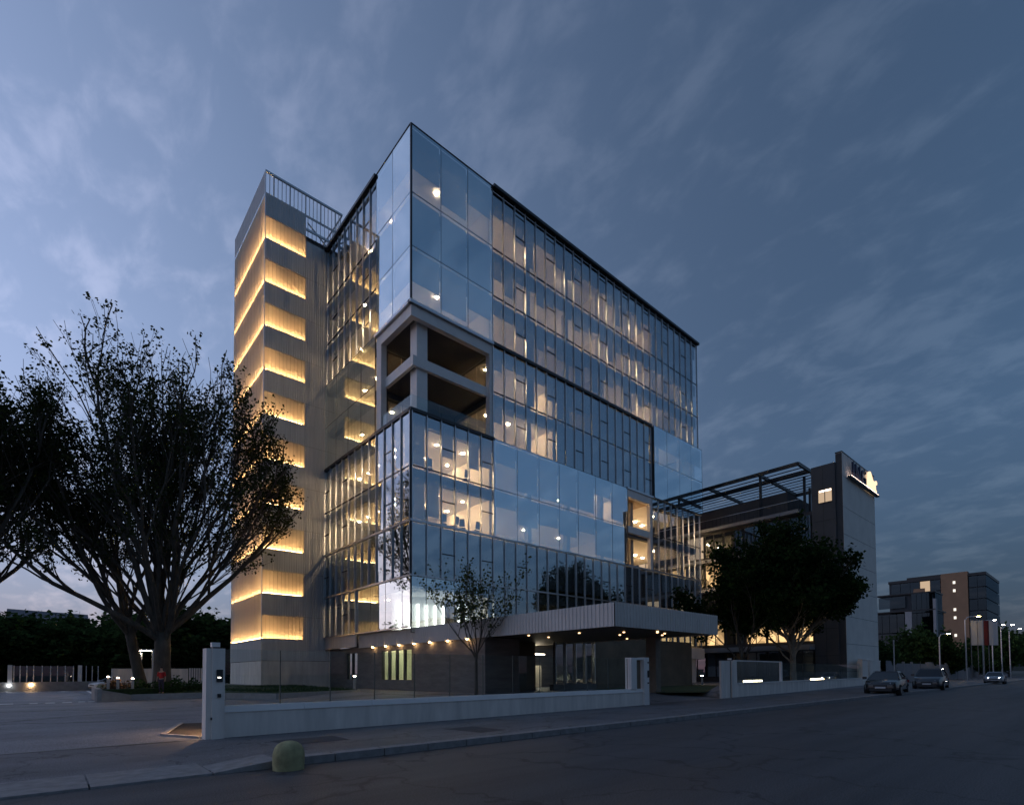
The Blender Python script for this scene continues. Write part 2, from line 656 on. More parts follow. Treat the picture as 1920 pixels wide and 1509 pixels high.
# entrance yard: sheet that rises gently towards the building
xs = list(np.arange(-40, 0, 4.0)) + list(np.arange(0, 30, 1.0)) + list(np.arange(30, 76, 3.0))
ys = [14.75, 15.2, 16, 17, 18, 19, 20] + list(np.arange(22, 50, 3.0)) + [60, 75]
yb = MB()
for j, yv in enumerate(ys):
    for i, xv in enumerate(xs):
        yb.v.append((xv, yv, 0.012 + ground_h(xv, yv)))
nx = len(xs)
for j in range(len(ys) - 1):
    for i in range(nx - 1):
        a = j * nx + i
        yb.f.append((a, a + 1, a + nx + 1, a + nx))
YARD = asphalt_mat('yard_asphalt', 0.15, 0.27, (0.22, 0.5, 1), 0.12)
struct(yb.build('yard', YARD))

# ================================================================== OFFICE BUILDING
BX, BY, BW, BD = 19.04, 32.26, 39.0, 15.1
ZL = [4.45, 8.46, 12.32, 16.2, 20.15, 24.05, 27.95, 31.9, 35.8, 40.75]
MOD = 1.2244
office = thing('office_building', 'tall glass office block with lit floors, corner terrace and ribbed white canopy', 'office building', (BX, BY, 0))
random.seed(11)


def lx(x):
    return x - BX


def ly(y):
    return y - BY


def FP(face, u, out, z):
    """facade coordinates -> local building coordinates"""
    return (u, -out, z) if face == 'F' else (-out, u, z)


def facebox(mb, face, u0, u1, o0, o1, z0, z1):
    if face == 'F':
        mb.box(u0, u1, -o1, -o0, z0, z1)
    else:
        mb.box(-o1, -o0, u0, u1, z0, z1)
    return mb


def pane(face, u0, u1, z0, z1, out, big):
    g_ = 0.012 if big else 0.02
    tw = 0.0022 if big else 0.003
    a, b_ = random.uniform(-tw, tw) * (u1 - u0), random.uniform(-tw, tw) * (z1 - z0) * .6
    c = random.uniform(-tw, tw) * .4
    u0 += g_
    u1 -= g_
    z0 += g_ * 1.6
    z1 -= g_ * 1.6
    P = []
    for (th) in (0.0, 0.024):
        ring = []
        for (u, z, sa, sb) in ((u0, z0, -1, -1), (u1, z0, 1, -1), (u1, z1, 1, 1), (u0, z1, -1, 1)):
            o_ = out + sa * a + sb * b_ + sa * sb * c - th
            ring.append(FP(face, u, o_, z))
        P.append(ring)
    f, bk = P
    mb = MB()
    if face == 'F':
        mb.hexa([f[0], f[1], bk[1], bk[0], f[3], f[2], bk[2], bk[3]])
    else:
        mb.hexa([bk[0], bk[1], f[1], f[0], bk[3], bk[2], f[2], f[3]])
    return mb.build('glass_panel' if big else 'window_pane', M_GBIG if big else M_GCLEAR, office)


def block(face, us, r0, r1, out, big, fin=True, vents=(), blinds=None, ztop=None, zbot=None):
    """panes of rows r0..r1 (1-based) between the joints us"""
    for r in range(r0, r1 + 1):
        z0 = ZL[r - 1] if not (zbot and r == r0) else zbot
        z1 = ZL[r] if not (ztop and r == r1) else ztop
        for i in range(len(us) - 1):
            pane(face, us[i], us[i + 1], z0, z1, out, big)
            if i in vents and not big:
                h = z0 + (z1 - z0) * 0.47
                facebox(MB(), face, us[i] + .03, us[i + 1] - .03, out - .02, out + .035, h - .035, h + .035).build('transom', M_DARK, office)
                if r == 9:
                    h = z0 + (z1 - z0) * 0.83
                    facebox(MB(), face, us[i] + .03, us[i + 1] - .03, out - .02, out + .035, h - .03, h + .03).build('transom', M_DARK, office)
            if blinds:
                d = blinds(r, i)
                if d > 0.02:
                    zt = z1 - 0.10
                    zb_ = max(z0 + .06, z1 - d * (z1 - z0))
                    bb = facebox(MB(), face, us[i] + .05, us[i + 1] - .05, out - .20, out - .19, zb_, zt)
                    bb.build('roller_blind', M_BLIND, office)
    zb, zt = (zbot or ZL[r0 - 1]), (ztop or ZL[r1])
    for i, u in enumerate(us):
        if big:
            facebox(MB(), face, u - .016, u + .016, out - .06, out + .006, zb, zt).build('joint_bar', M_DARK, office)
        else:
            facebox(MB(), face, u - .028, u + .028, out - .026, out + (0.11 if fin else .03), zb, zt).build('mullion', M_ALU, office)
    for r in range(r0, r1 + 2):
        z = ZL[r - 1] if not (zbot and r == r0) else zbot
        z = z if not (ztop and r == r1 + 1) else ztop
        facebox(MB(), face, us[0], us[-1], out - .06, out + (.005 if big else .03), z - (.02 if big else .035), z + (.02 if big else .035)).build('transom', M_DARK, office)


def seq(a, b_, n):
    return [a + (b_ - a) * i / n for i in range(n + 1)]


def bl_random(lo, hi, pfull, pnone):
    def f(r, i):
        q = random.random()
        if q < pfull:
            return random.uniform(.8, .97)
        if q < pfull + pnone:
            return 0.36
        return random.uniform(lo, hi)
    return f


S = [MOD * i for i in range(33)]
# ---- front
block('F', [0, 2.46, 4.93, 7.36], 7, 9, 0.10, True, blinds=lambda r, i: (0.62, 0.85, 0.55)[i] if r != 8 else .95)
block('F', seq(7.40, 38.9, 26), 7, 9, -0.02, False, vents=(2, 5, 8, 11, 14, 17, 20, 23), blinds=bl_random(.36, .60, .17, .40))
block('F', seq(7.40, 29.2, 18), 5, 6, -0.02, False, vents=(2, 5, 8, 11, 14, 17), blinds=lambda r, i: (.30 if (r == 5 and i in (2, 3, 4, 5)) else (.95 if (r == 5 and i > 6) or i > 9 else random.choice((.35, .5, .6, .62, .92)))))
block('F', seq(29.4, 39.3, 4), 5, 6, 0.28, True, blinds=lambda r, i: .55 if r == 6 else .97)
block('F', seq(0, 7.36, 6), 3, 4, 0.05, False, vents=(2, 5), blinds=lambda r, i: {(4, 0): .95, (4, 1): 0, (4, 2): .66, (4, 3): .22, (4, 4): .72, (4, 5): .62, (3, 0): .94, (3, 1): .86, (3, 2): .22, (3, 3): .22, (3, 4): .24, (3, 5): .24}[(r, i)])
block('F', seq(7.40, 24.8, 7), 3, 4, 0.14, True, blinds=lambda r, i: {(4, 0): .45, (4, 5): .42, (3, 0): .35, (3, 2): .5, (3, 3): .6, (3, 4): .42, (3, 1): .62}.get((r, i), .9))
block('F', seq(29.1, 38.9, 8), 3, 4, 0.05, False, blinds=lambda r, i: 0.0)
block('F', seq(0, 38.9, 32), 2, 2, 0.05, False, vents=(2, 5, 8, 11, 14, 17, 20, 23, 26, 29), blinds=lambda r, i: .9)
block('F', [0, 1.22, 3.67, 6.12], 1, 1, 0.02, True)
block('F', seq(6.12, 38.9, 27), 1, 1, 0.05, False, vents=(23, 26), blinds=lambda r, i: .25)
# ---- left side
block('L', [0, 2.55, 5.15], 7, 9, 0.10, True, blinds=lambda r, i: .6 if r != 8 else .95)
block('L', seq(5.2, 15.0, 8), 7, 9, -0.06, False, vents=(1, 6), blinds=lambda r, i: .28)
block('L', seq(5.3, 15.1, 4), 5, 6, 0.10, True)
block('L', seq(0, 15.1, 12), 3, 4, 0.05, False, vents=(2, 8, 11), blinds=lambda r, i: .9 if i < 4 else .2)
block('L', seq(0, 15.1, 12), 2, 2, 0.05, False, vents=(2, 8, 11))
block('L', [0, 1.22, 3.67, 6.12, 8.57], 1, 1, 0.02, True, zbot=4.88)
block('L', seq(8.6, 15.1, 5), 1, 1, 0.05, False, vents=(1,), zbot=4.88)

# ---- rails and rims
for (face, u0, u1, o0, o1, z0, z1, m, nm) in (
        ('F', 7.4, 39.1, -.1, .34, 40.62, 40.86, M_DARK, 'roof_rail'), ('L', 5.2, 15.1, -.1, .26, 40.62, 40.86, M_DARK, 'roof_rail'),
        ('F', -.1, 7.4, -.1, .13, 40.74, 40.82, M_DARK, 'roof_rail'), ('L', -.05, 5.2, -.1, .13, 40.74, 40.82, M_DARK, 'roof_rail'),
        ('F', 7.4, 29.3, -.1, .16, 27.78, 28.02, M_DARK, 'ledge'),
        ('F', -.22, 7.40, -.1, .22, 27.72, 27.93, M_ALU, 'ledge'), ('L', -.10, 5.25, -.1, .22, 27.72, 27.93, M_ALU, 'ledge'),
        ('F', -.16, 7.5, -.1, .16, 20.02, 20.26, M_DARK, 'ledge'), ('L', -.05, 15.1, -.1, .16, 20.02, 20.26, M_DARK, 'ledge'),
        ('F', -.14, 39.0, -.05, .14, 12.24, 12.40, M_ALU, 'ledge'), ('L', -.05, 15.1, -.05, .14, 12.24, 12.40, M_ALU, 'ledge'),
        ('F', -.14, 39.0, -.05, .12, 8.40, 8.52, M_ALU, 'ledge'), ('L', -.05, 15.1, -.05, .12, 8.40, 8.52, M_ALU, 'ledge'),
        ('F', 24.7, 39.2, -.05, .22, 20.08, 20.26, M_ALU, 'ledge'),
        ('F', 26, 38.9, -.1, .14, 4.28, 4.44, M_ALU, 'ledge'),
        ('L', -.04, 15.1, -.02, .16, 4.80, 4.88, M_ALU, 'ledge')):
    facebox(MB(), face, u0, u1, o0, o1, z0, z1).build(nm, m, office)
# dark shadow joint under the roof rail
facebox(MB(), 'F', 7.42, 38.9, -.3, -.12, 40.2, 40.6).build('roof_joint', M_DARK, office)
facebox(MB(), 'F', 29.22, 29.38, -.1, .20, 20.3, 27.75).build('edge_fin', M_DARK, office)
MB().box(-.13, -.02, -.13, -.02, 28.0, 40.74).build('corner_post', M_DARK, office)
MB().box(-.10, -.0, -.10, -.0, 4.9, 20.0).build('corner_post', M_DARK, office)
facebox(MB(), 'F', 7.42, 7.60, -.1, .10, 12.42, 20.0).build('edge_fin', M_ALU, office)

# ---- floor slabs, ceilings, lights
inner = 0.32
for i, z in enumerate(ZL):
    mb = MB()
    y1 = BD - .1
    x1 = BW - .35
    zt, zb = z - .05, z - .72
    if i == 0:
        zb = z - .45
    if i == 9:
        zt, zb = z - .2, z - 1.2
    if i in (4,):      # slab under the terrace reaches the edge
        mb.box(inner, x1, inner, y1, zb, zt)
    elif i == 5:       # slab seen in the terrace opening, edge set back
        mb.box(7.36, x1, inner, y1, zb, zt)
        mb.box(inner, 7.36, 5.1, y1, zb, zt)
    else:
        mb.box(inner, x1, inner, y1, zb, zt)
    mb.build('floor_slab', M_SLAB, office)
    if i > 0:
        ce = MB()
        zc = zb - .012
        if i in (5, 6):
            ce.box(7.7, x1 - .3, .75, y1, zc - .02, zc)
            ce.box(.75, 7.7, 5.6, y1, zc - .02, zc)
        else:
            ce.box(.75, x1 - .3, .75, y1, zc - .02, zc)
        ce.build('ceiling', M_CEIL, office)
    if i < 9:
        fl = MB()
        if i in (4, 5):
            fl.box(7.6, x1 - .1, .5, y1, zt + .004, zt + .03)
            fl.box(.5, 7.6, 5.4, y1, zt + .004, zt + .03)
        else:
            fl.box(.5, x1 - .1, .5, y1, zt + .004, zt + .03)
        fl.build('floor', M_FLOOR, office)
# core, back wall, right end wall
MB().box(8.6, 36.5, 8.2, 13.6, 4.4, 39.5).build('core_wall', M_INT, office)
MB().box(0.1, BW - .2, BD - .08, BD, 4.4, 40.6).build('back_wall', M_STONE, office)
MB().box(BW - .34, BW - .24, .4, BD - .1, 4.4, 12.2).box(BW - .34, BW - .24, .4, BD - .1, 20.2, 40.5).build('end_wall', M_SLAB, office)
for (r0, r1, xs_) in ((1, 1, (7.3,)), (3, 4, (7.5, 24.7)), (5, 6, (14.8, 29.3)), (7, 9, (7.5, 22.0, 30.5))):
    for xw in xs_:
        MB().box(xw, xw + .12, .6, 8.2, ZL[r0 - 1] + .1, ZL[r1] - .8).build('partition_wall', M_INT, office)
# slender concrete columns just inside the glass
for xc in (12.2, 17.1, 22.0, 26.9, 31.8, 36.6):
    MB().box(xc - .22, xc + .22, .9, 1.34, 4.4, 40.2).build('column', M_CONC, office)

LIT = {9: {1: 1, 2: 1, 3: 1, 4: 1, 5: 1, 7: 1, 9: 1, 10: 1, 12: 1},
       8: {3: 1, 4: 1, 6: 1, 7: 1, 8: 1, 9: 1, 10: 1, 12: 1, 13: 1, 14: 1},
       7: {0: 1, 1: 1, 2: 1, 3: 1, 4: 1, 6: 1, 9: 1, 11: 1, 12: 1, 13: 1},
       6: {3: 1, 4: 1, 5: 1, 6: 1, 12: 1, 13: 1, 14: 1},
       5: {3: 1, 4: 2, 5: 1},
       4: {0: 2, 1: 2, 2: 2, 3: 1, 5: 1, 8: 1, 9: 1, 12: 1, 13: 1, 14: 1},
       3: {0: 2, 1: 2, 2: 2, 3: 1, 4: 1, 6: 1, 7: 1, 8: 1, 12: 1, 13: 1, 14: 1},
       2: {}, 1: {}}
me_spot = MB().disc(0, 0, 0, .085, .03).mesh('downlight')
me_spot.materials.append(M_SPOT)


def spot(x, y, z):
    o = link('downlight', me_spot, office)
    o.location = (x, y, z)


for r, dct in LIT.items():
    zc = ZL[r] - .72 - .04 - (0.5 if r == 9 else 0)
    for bay, lev in dct.items():
        if lev == 2:
            for q in range(2):
                spot(bay * 2.449 + 1.2 + (.5 if q else 0), (2.3, 5.2)[q], zc)
        elif bay % 2:
            spot(bay * 2.449 + 1.2, 2.3, zc)
        else:
            spot(bay * 2.449 + .9, 5.4, zc)
    for yy in {9: (7, 11), 8: (8, 12), 7: (6.5, 9, 12.5), 6: (9.5, 12), 5: (7, 12.5), 4: (6.5, 9, 11.2, 13), 3: (6.5, 9, 11.2, 13), 2: (), 1: (7.5,)}[r]:
        spot(2.3, yy, zc)

# very bright meeting room with upright light tubes, lowest glazed floor
MB().box(.9, 5.8, 4.4, 4.52, 4.5, 7.7).build('partition_wall', M_CEIL, office)
for xt in (1.5, 2.3, 3.1, 3.9, 4.7, 5.5):
    MB().tube([(xt, 4.2, 5.0), (xt, 4.2, 7.1)], .10, 8).build('light_tube', M_COOL, office)
for yt in (1.6, 2.6):
    MB().tube([(5.9, yt, 5.0), (5.9, yt, 7.1)], .09, 8).build('light_tube', M_COOL, office)

# office chairs seen behind the lit corner glass
def office_chair(loc, rz):
    t_ = thing('office_chair', 'dark office chair behind the lit corner windows, on the lower of the two lit floors', 'chair', loc, rz, 'office chairs behind the lit corner windows')
    MB().box(-.25, .25, -.25, .25, .46, .54).build('seat', M_DARK, t_)
    MB().hexa([(-.22, .22, .62), (.22, .22, .62), (.22, .27, .62), (-.22, .27, .62), (-.18, .30, 1.2), (.18, .30, 1.2), (.18, .34, 1.2), (-.18, .34, 1.2)]).build('backrest', M_DARK, t_)
    MB().tube([(0, 0, .08), (0, 0, .46)], .03, 6).build('stem', M_ALU, t_)
    MB().box(-.28, .28, -.03, .03, .03, .08).box(-.03, .03, -.28, -.031, .03, .08).box(-.03, .03, .031, .28, .03, .08).build('foot', M_DARK, t_)
    return t_


ch0 = office_chair((BX + 1.7, BY + .95, ZL[2] - .02), 2.6)
for (xx, yy, rr, lv_) in ((3.3, 1.0, 2.9, 2), (4.3, .9, 3.5, 2), (5.2, 1.1, 2.4, 2), (6.4, 1.0, 3.2, 2), (2.0, 1.0, 3.0, 3), (5.5, .95, 2.7, 3), (31.2, 1.0, 3, 2), (33.4, 1.1, 2.5, 2), (30.6, 1.0, 3.3, 3), (34.9, 1.0, 2.8, 3)):
    c_ = copy_tree(ch0, (BX + xx, BY + yy, ZL[lv_] - .02), rr)
    if lv_ == 3:
        c_['label'] = 'dark office chair behind the lit corner windows, on the upper of the two lit floors'
    if xx > 20:
        c_['label'] = 'dark office chair behind the clear glass at the right end of the front, ' + ('upper' if lv_ == 3 else 'lower') + ' floor'
        c_['group'] = 'office chairs behind the right end of the front'

# ---- corner terrace
z4, z5, z6 = ZL[4], ZL[5], ZL[6]
mb = MB()
mb.box(-.02, 7.4, -.02, .40, z6 - 1.05, z6 - .24)
mb.box(-.02, .40, .40, 5.2, z6 - 1.05, z6 - .24)
mb.build('terrace_frame', M_WHITE, office)
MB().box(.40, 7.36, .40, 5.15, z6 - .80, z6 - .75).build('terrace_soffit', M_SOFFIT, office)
MB().box(7.08, 7.38, -.02, .45, z4 + .1, z6 - 1.05).build('terrace_post', M_WHITE, office)
MB().box(-.02, .45, 4.45, 5.18, z4 + .1, z6 - 1.05).build('terrace_post', M_WHITE, office)
mb = MB()
mb.box(.34, 7.08, .34, .60, z5 - .42, z5 + .32)
mb.box(.34, .60, .60, 4.45, z5 - .42, z5 + .32)
mb.build('terrace_edge', M_WHITE, office)
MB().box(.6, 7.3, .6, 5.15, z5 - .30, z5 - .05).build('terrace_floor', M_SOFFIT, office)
MB().box(.78, 1.68, .55, 1.45, z4 + .1, z5 - .3).build('terrace_column', M_WHITE, office)
MB().box(.78, 1.68, .55, 1.45, z5 - .05, z6 - .8).build('terrace_column', M_WHITE, office)
for (z0, z1) in ((z4 + .05, z5 - .35), (z5, z6 - .85)):
    for i in range(5):
        MB().box(.9 + i * 1.28, .9 + (i + 1) * 1.28 - .05, 5.2, 5.23, z0, z1).build('terrace_window', M_TERR, office)
    for i in range(3):
        MB().box(7.4, 7.43, .6 + i * 1.5, .6 + (i + 1) * 1.5 - .05, z0, z1).build('terrace_window', M_TERR, office)
    for u in (.85, 3.4, 5.95, 7.3):
        MB().box(u - .04, u + .04, 5.1, 5.3, z0, z1).build('mullion', M_DARK, office)
for i in range(3):
    MB().box(.12 + i * 2.32, .12 + (i + 1) * 2.32 - .03, .08, .11, z4 + .12, z4 + 1.15).build('railing_pane', M_GRAIL, office)
for i in range(2):
    MB().box(.08, .11, .15 + i * 2.15, .15 + (i + 1) * 2.15 - .03, z4 + .12, z4 + 1.15).build('railing_pane', M_GRAIL, office)
# ---- small recessed terrace low on the right of the front
z2_, z3_, z4_ = ZL[2], ZL[3], ZL[4]
mb = MB()
mb.box(24.85, 29.05, -.12, .3, z4_ - .85, z4_ + .06)
mb.box(28.72, 29.06, -.12, .3, z2_ + .08, z4_ - .85)
mb.box(24.85, 28.72, .05, .30, z3_ - .45, z3_ + .25)
mb.build('terrace_frame', M_WHITE, office)
MB().box(24.9, 29.0, .3, 3.2, z4_ - .80, z4_ - .76).box(24.9, 29.0, .3, 3.2, z3_ - .50, z3_ - .40).build('terrace_soffit', mat('timber_soffit', (.33, .24, .16), .6, 0, .15), office)
for z0, z1 in ((z2_ + .1, z3_ - .5), (z3_, z4_ - .8)):
    for i in range(3):
        MB().box(24.95 + i * 1.33, 24.95 + (i + 1) * 1.33 - .06, 3.2, 3.23, z0, z1).build('terrace_window', glass_mat('lit_room_glass', .08, (.9, .9, .86)), office)
    for i in range(4):
        MB().box(24.92 + i * 1.33 - .05, 24.92 + i * 1.33 + .05, 3.12, 3.3, z0, z1).build('mullion', M_DARK, office)
    MB().box(24.9, 29, 6.0, 6.1, z0, z1).build('partition_wall', M_INT, office)
for r in (3, 4):
    spot(26.2, 4.6, ZL[r] - .78)
    spot(27.8, 4.6, ZL[r] - .78)
    for xx in (30.4, 33.2, 36.4):
        spot(xx, 5.0, ZL[r] - .78)

# ---- canopy with ribbed white edge
CX0, CX1, CY0 = lx(19.32), lx(28.65), ly(14.95)
CZ0, CZ1 = 3.69, 4.78


def ribbed(pts, z0, z1, pitch=.22, depth=.03):
    """corrugated vertical sheet along a polyline of (x,y), outward = right side"""
    mb = MB()
    for (p, q) in zip(pts[:-1], pts[1:]):
        P, Q = Vector((*p, 0)), Vector((*q, 0))
        d = (Q - P)
        ln = d.length
        d.normalize()
        nrm = Vector((d.y, -d.x, 0))
        n = max(1, int(round(ln / pitch)))
        st = ln / n
        prof = []
        for i in range(n):
            b0 = i * st
            prof += [(b0, depth), (b0 + st * .42, depth), (b0 + st * .5, 0), (b0 + st * .92, 0)]
        prof.append((ln, depth))
        o = len(mb.v)
        for (s_, h) in prof:
            w = P + d * s_ + nrm * h
            mb.v += [(w.x, w.y, z0), (w.x, w.y, z1)]
        for i in range(len(prof) - 1):
            a = o + 2 * i
            mb.f.append((a, a + 2, a + 3, a + 1))
    return mb


M_RIBW = mat('ribbed_white', (0.66, 0.62, 0.585), 0.45, 0.0, 0.07, 1.0)
ribbed([(CX0, ly(41.0)), (CX0, CY0), (CX1, CY0), (CX1, .2)], CZ0, CZ1, .24, .035).build('canopy_fascia', M_RIBW, office)
MB().box(CX0 + .03, CX1 - .03, CY0 + .03, -.2, CZ1 - .04, CZ1 - .01).box(CX0 + .03, .1, -.2, ly(41), CZ1 - .04, CZ1 - .01).build('canopy_roof', M_CONC, office)
MB().box(CX0 + .03, CX1 - .03, CY0 + .03, -.1, CZ0 + .06, CZ0 + .12).build('canopy_soffit', M_DSOF, office)
facebox(MB(), 'L', ly(41.0), 15.1, -.1, .02, 3.8, 4.8).build('side_fascia', M_CLAD, office)
MB().box(CX0 + .03, .5, ly(24), ly(41), CZ0 + .02, CZ0 + .05).build('canopy_soffit', M_DSOF, office)

# ---- ground floor
GX = .46   # stone wall plane, local x
wall = MB()
wins = ((ly(41.6), ly(43.7)), (ly(32.9), ly(37.45)))
seg = [ly(24.6), wins[1][0], wins[1][1], wins[0][0], wins[0][1], BD]
for a, b_ in ((0, 1), (2, 3), (4, 5)):
    wall.box(GX, GX + .3, seg[a], seg[b_], .2, 3.78)
for a, b_ in wins:
    wall.box(GX, GX + .3, a, b_, .2, 1.14)
    wall.box(GX, GX + .3, a, b_, 3.32, 3.78)
wall.box(GX + .3, 3.2, ly(24.6), ly(24.9), .2, 3.7)
wall.build('stone_wall', M_STONE, office)
for (a, b_, n) in ((wins[0][0], wins[0][1], 2), (wins[1][0], wins[1][1], 4)):
    st = (b_ - a) / n
    for i in range(n):
        MB().box(GX + .12, GX + .14, a + i * st + .06, a + (i + 1) * st - .06, 1.2, 3.26).build('ground_window', M_GRAIL, office)
    for i in range(n + 1):
        MB().box(GX + .02, GX + .2, a + i * st - .10, a + i * st + .10, 1.14, 3.32).build('window_frame', M_DARK, office)
# lit room behind those windows
MB().box(4.4, 4.5, -1.5, BD - .3, .3, 3.75).box(GX + .3, 4.4, 5.6, 5.7, .3, 3.75).box(GX + .3, 4.4, -1.5, -1.4, .3, 3.75).build('room_wall', mat('room_paint', (.72, .70, .52), .9, 0, .05), office)
MB().box(GX + .3, 4.4, -1.4, BD - .3, .3, .4).build('room_floor', M_FLOOR, office)
MB().box(GX + .3, 4.4, -1.4, BD - .3, 3.70, 3.76).build('room_ceiling', M_CEIL, office)
for yt in (1.2, 2.9, 4.4):
    MB().box(2.0, 2.2, yt - .6, yt + .6, 3.62, 3.68).build('light_tube', lamp_mat('room_tube', (1, .92, .66), 9), office)
MB().box(2.0, 2.15, 10.1, 10.8, 3.3, 3.36).build('light_tube', lamp_mat('room_tube', (1, .92, .66), 9), office)
MB().box(3.9, 4.35, 3.2, 4.0, .4, 2.5).build('room_door', M_DARK, office)

# under the canopy: pier, brown wall, entrance glazing
MB().box(lx(28.02), lx(28.55), ly(18.6), ly(19.3), .1, 3.75).build('canopy_pier', mat('pier_concrete', (.22, .20, .17), .8, 0, .15), office)
MB().box(lx(31.2), lx(45), ly(26.0), ly(26.4), .2, 4.3).build('entrance_wall', M_BROWN, office)
MB().box(lx(22.0), lx(24.5), ly(27.5), ly(27.9), .2, 3.75).build('entrance_wall', M_STONE, office)
for i in range(4):
    xa = lx(32.5) + i * 1.31
    MB().box(lx(26.9) + i * 1.06 + .04, lx(26.9) + (i + 1) * 1.06 - .04, ly(26.1), ly(26.13), .9, 3.75).build('entrance_window', M_GLOW, office)
for i in range(5):
    MB().box(lx(26.9) + i * 1.06 - .04, lx(26.9) + i * 1.06 + .04, ly(25.95), ly(26.2), .75, 3.75).build('mullion', M_ALU, office)
MB().box(lx(26.6), lx(31.2), ly(25.9), ly(26.3), .2, .78).build('entrance_plinth', M_STONE, office)
MB().box(lx(24.6), lx(26.4), ly(27.5), ly(27.9), .2, 3.75).build('entrance_wall', M_BROWN, office)
MB().box(lx(27.6), lx(28.9), ly(29.8), ly(30.0), 3.0, 3.1).build('light_tube', M_TUBE, office)
MB().box(lx(29.4), lx(30.6), ly(30.8), ly(31.0), 3.05, 3.12).build('light_tube', M_TUBE, office)
MB().box(lx(27.5), lx(30.9), ly(31.5), ly(31.6), .4, 2.2).build('partition_wall', M_INT, office)
MB().box(lx(22.5), lx(58), ly(33.2), ly(33.5), .2, 4.4).build('ground_wall', M_STONE, office)
for i in range(3):
    MB().box(lx(48.7) + i * 1.55 + .05, lx(48.7) + (i + 1) * 1.55 - .05, ly(31.6), ly(31.64), .9, 4.3).build('ground_window', M_GLOW, office)
MB().box(lx(48.6), lx(53.4), ly(31.6), ly(31.8), .4, .9).build('ground_sill', M_WHITE, office)
fr = MB()
for xx in (49.85, 51.15):
    fr.box(lx(xx), lx(xx + .08), ly(31.48), ly(31.58), .9, 3.0)
fr.box(lx(49.85), lx(51.23), ly(31.48), ly(31.58), 3.0, 3.08)
fr.build('door_frame', M_ALU, office)
MB().box(lx(53.5), lx(56.8), ly(31.2), ly(33.2), 3.05, 4.25).box(lx(53.5), lx(55.6), ly(31.6), ly(33.2), .3, 3.05).build('side_block', M_WALLW, office)
# canopy spot lamps: along the left edge (lit, grazing the wall) and scattered under the soffit
me_cs = MB().disc(0, 0, 0, .07, .05, 8).mesh('canopy_spot')
me_cs.materials.append(M_SPOT2)
me_cs2 = MB().disc(0, 0, 0, .06, .05, 8).mesh('canopy_spot')
me_cs2.materials.append(lamp_mat('weak_spot', (1.0, .6, .3), 1.1))
for yv in (38.6, 36.5, 34.49, 32.4, 30.34, 28.27, 26.15):
    o = link('wall_spot', me_cs, office)
    o.location = (GX - .16, ly(yv), CZ0 - .0)
for (xv, yv) in ((20.6, 22), (21.5, 19), (23, 17.2), (24.5, 18.6), (22.6, 22.4), (25.6, 16.4), (26.6, 17.2), (27.6, 20.4), (24.0, 15.8), (24.6, 16.2)):
    o = link('canopy_spot', me_cs2, office)
    o.location = (lx(xv), ly(yv), CZ0 + .05)

# ================================================================== STAIR TOWER
TX0, TY0, TX1, TY1 = 13.62, 47.36, 20.5, 57.2
tower = thing('stair_tower', 'tall ribbed metal stair tower with ten glowing warm light bands', 'stair tower', (TX0, TY0, 0))
TW, TD = TX1 - TX0, TY1 - TY0
BANDS = [(39.15 - 3.834 * i, 41.12 - 3.834 * i) for i in range(10)]
SOLID_X = 3.45
CAV = .65
mb = MB().box(CAV, TW - .05, CAV, TD - CAV, .5, 40.4).box(CAV, SOLID_X, CAV, TD - CAV, 40.4, 43.0)
mb.build('core_wall', mat('tower_core', (.20, .18, .16), .8, 0, .05), tower)
zs = [2.75]
prev_top = 2.75
panels = []
for (zb, zt) in sorted(BANDS):
    panels.append((prev_top, zb))
    prev_top = zt
panels.append((prev_top, 43.15))
for (za, zb) in panels:
    if za < 3:
        ribbed([(0, TD), (0, 0)], za + .01, zb - .01, .20, .02).build('cladding_panel', M_CLAD, tower)
    ribbed([(0, 0), (SOLID_X, 0)], za + .01, zb - .01, .20, .025).build('cladding_panel', M_CLAD, tower)
zsp = [2.75] + [b_[1] for b_ in sorted(BANDS)]
for za, zb in zip(zsp[:-1], zsp[1:]):
    ribbed([(SOLID_X + .005, 0), (TW, 0)], za + .01, zb - .01, .20, .025).build('cladding_panel', M_CLAD, tower)
ribbed([(SOLID_X + .005, 0), (TW, 0)], zsp[-1] + .01, 40.7, .20, .025).build('cladding_panel', M_CLAD, tower)
ribbed([(3.0, .03), (TW, .03)], 42.9, 43.15, .20, .025).build('cladding_panel', M_CLAD, tower)
ribbed([(0, TD), (0, 0)], 43.16, 45.1, .20, .02).build('cladding_panel', M_CLAD, tower)
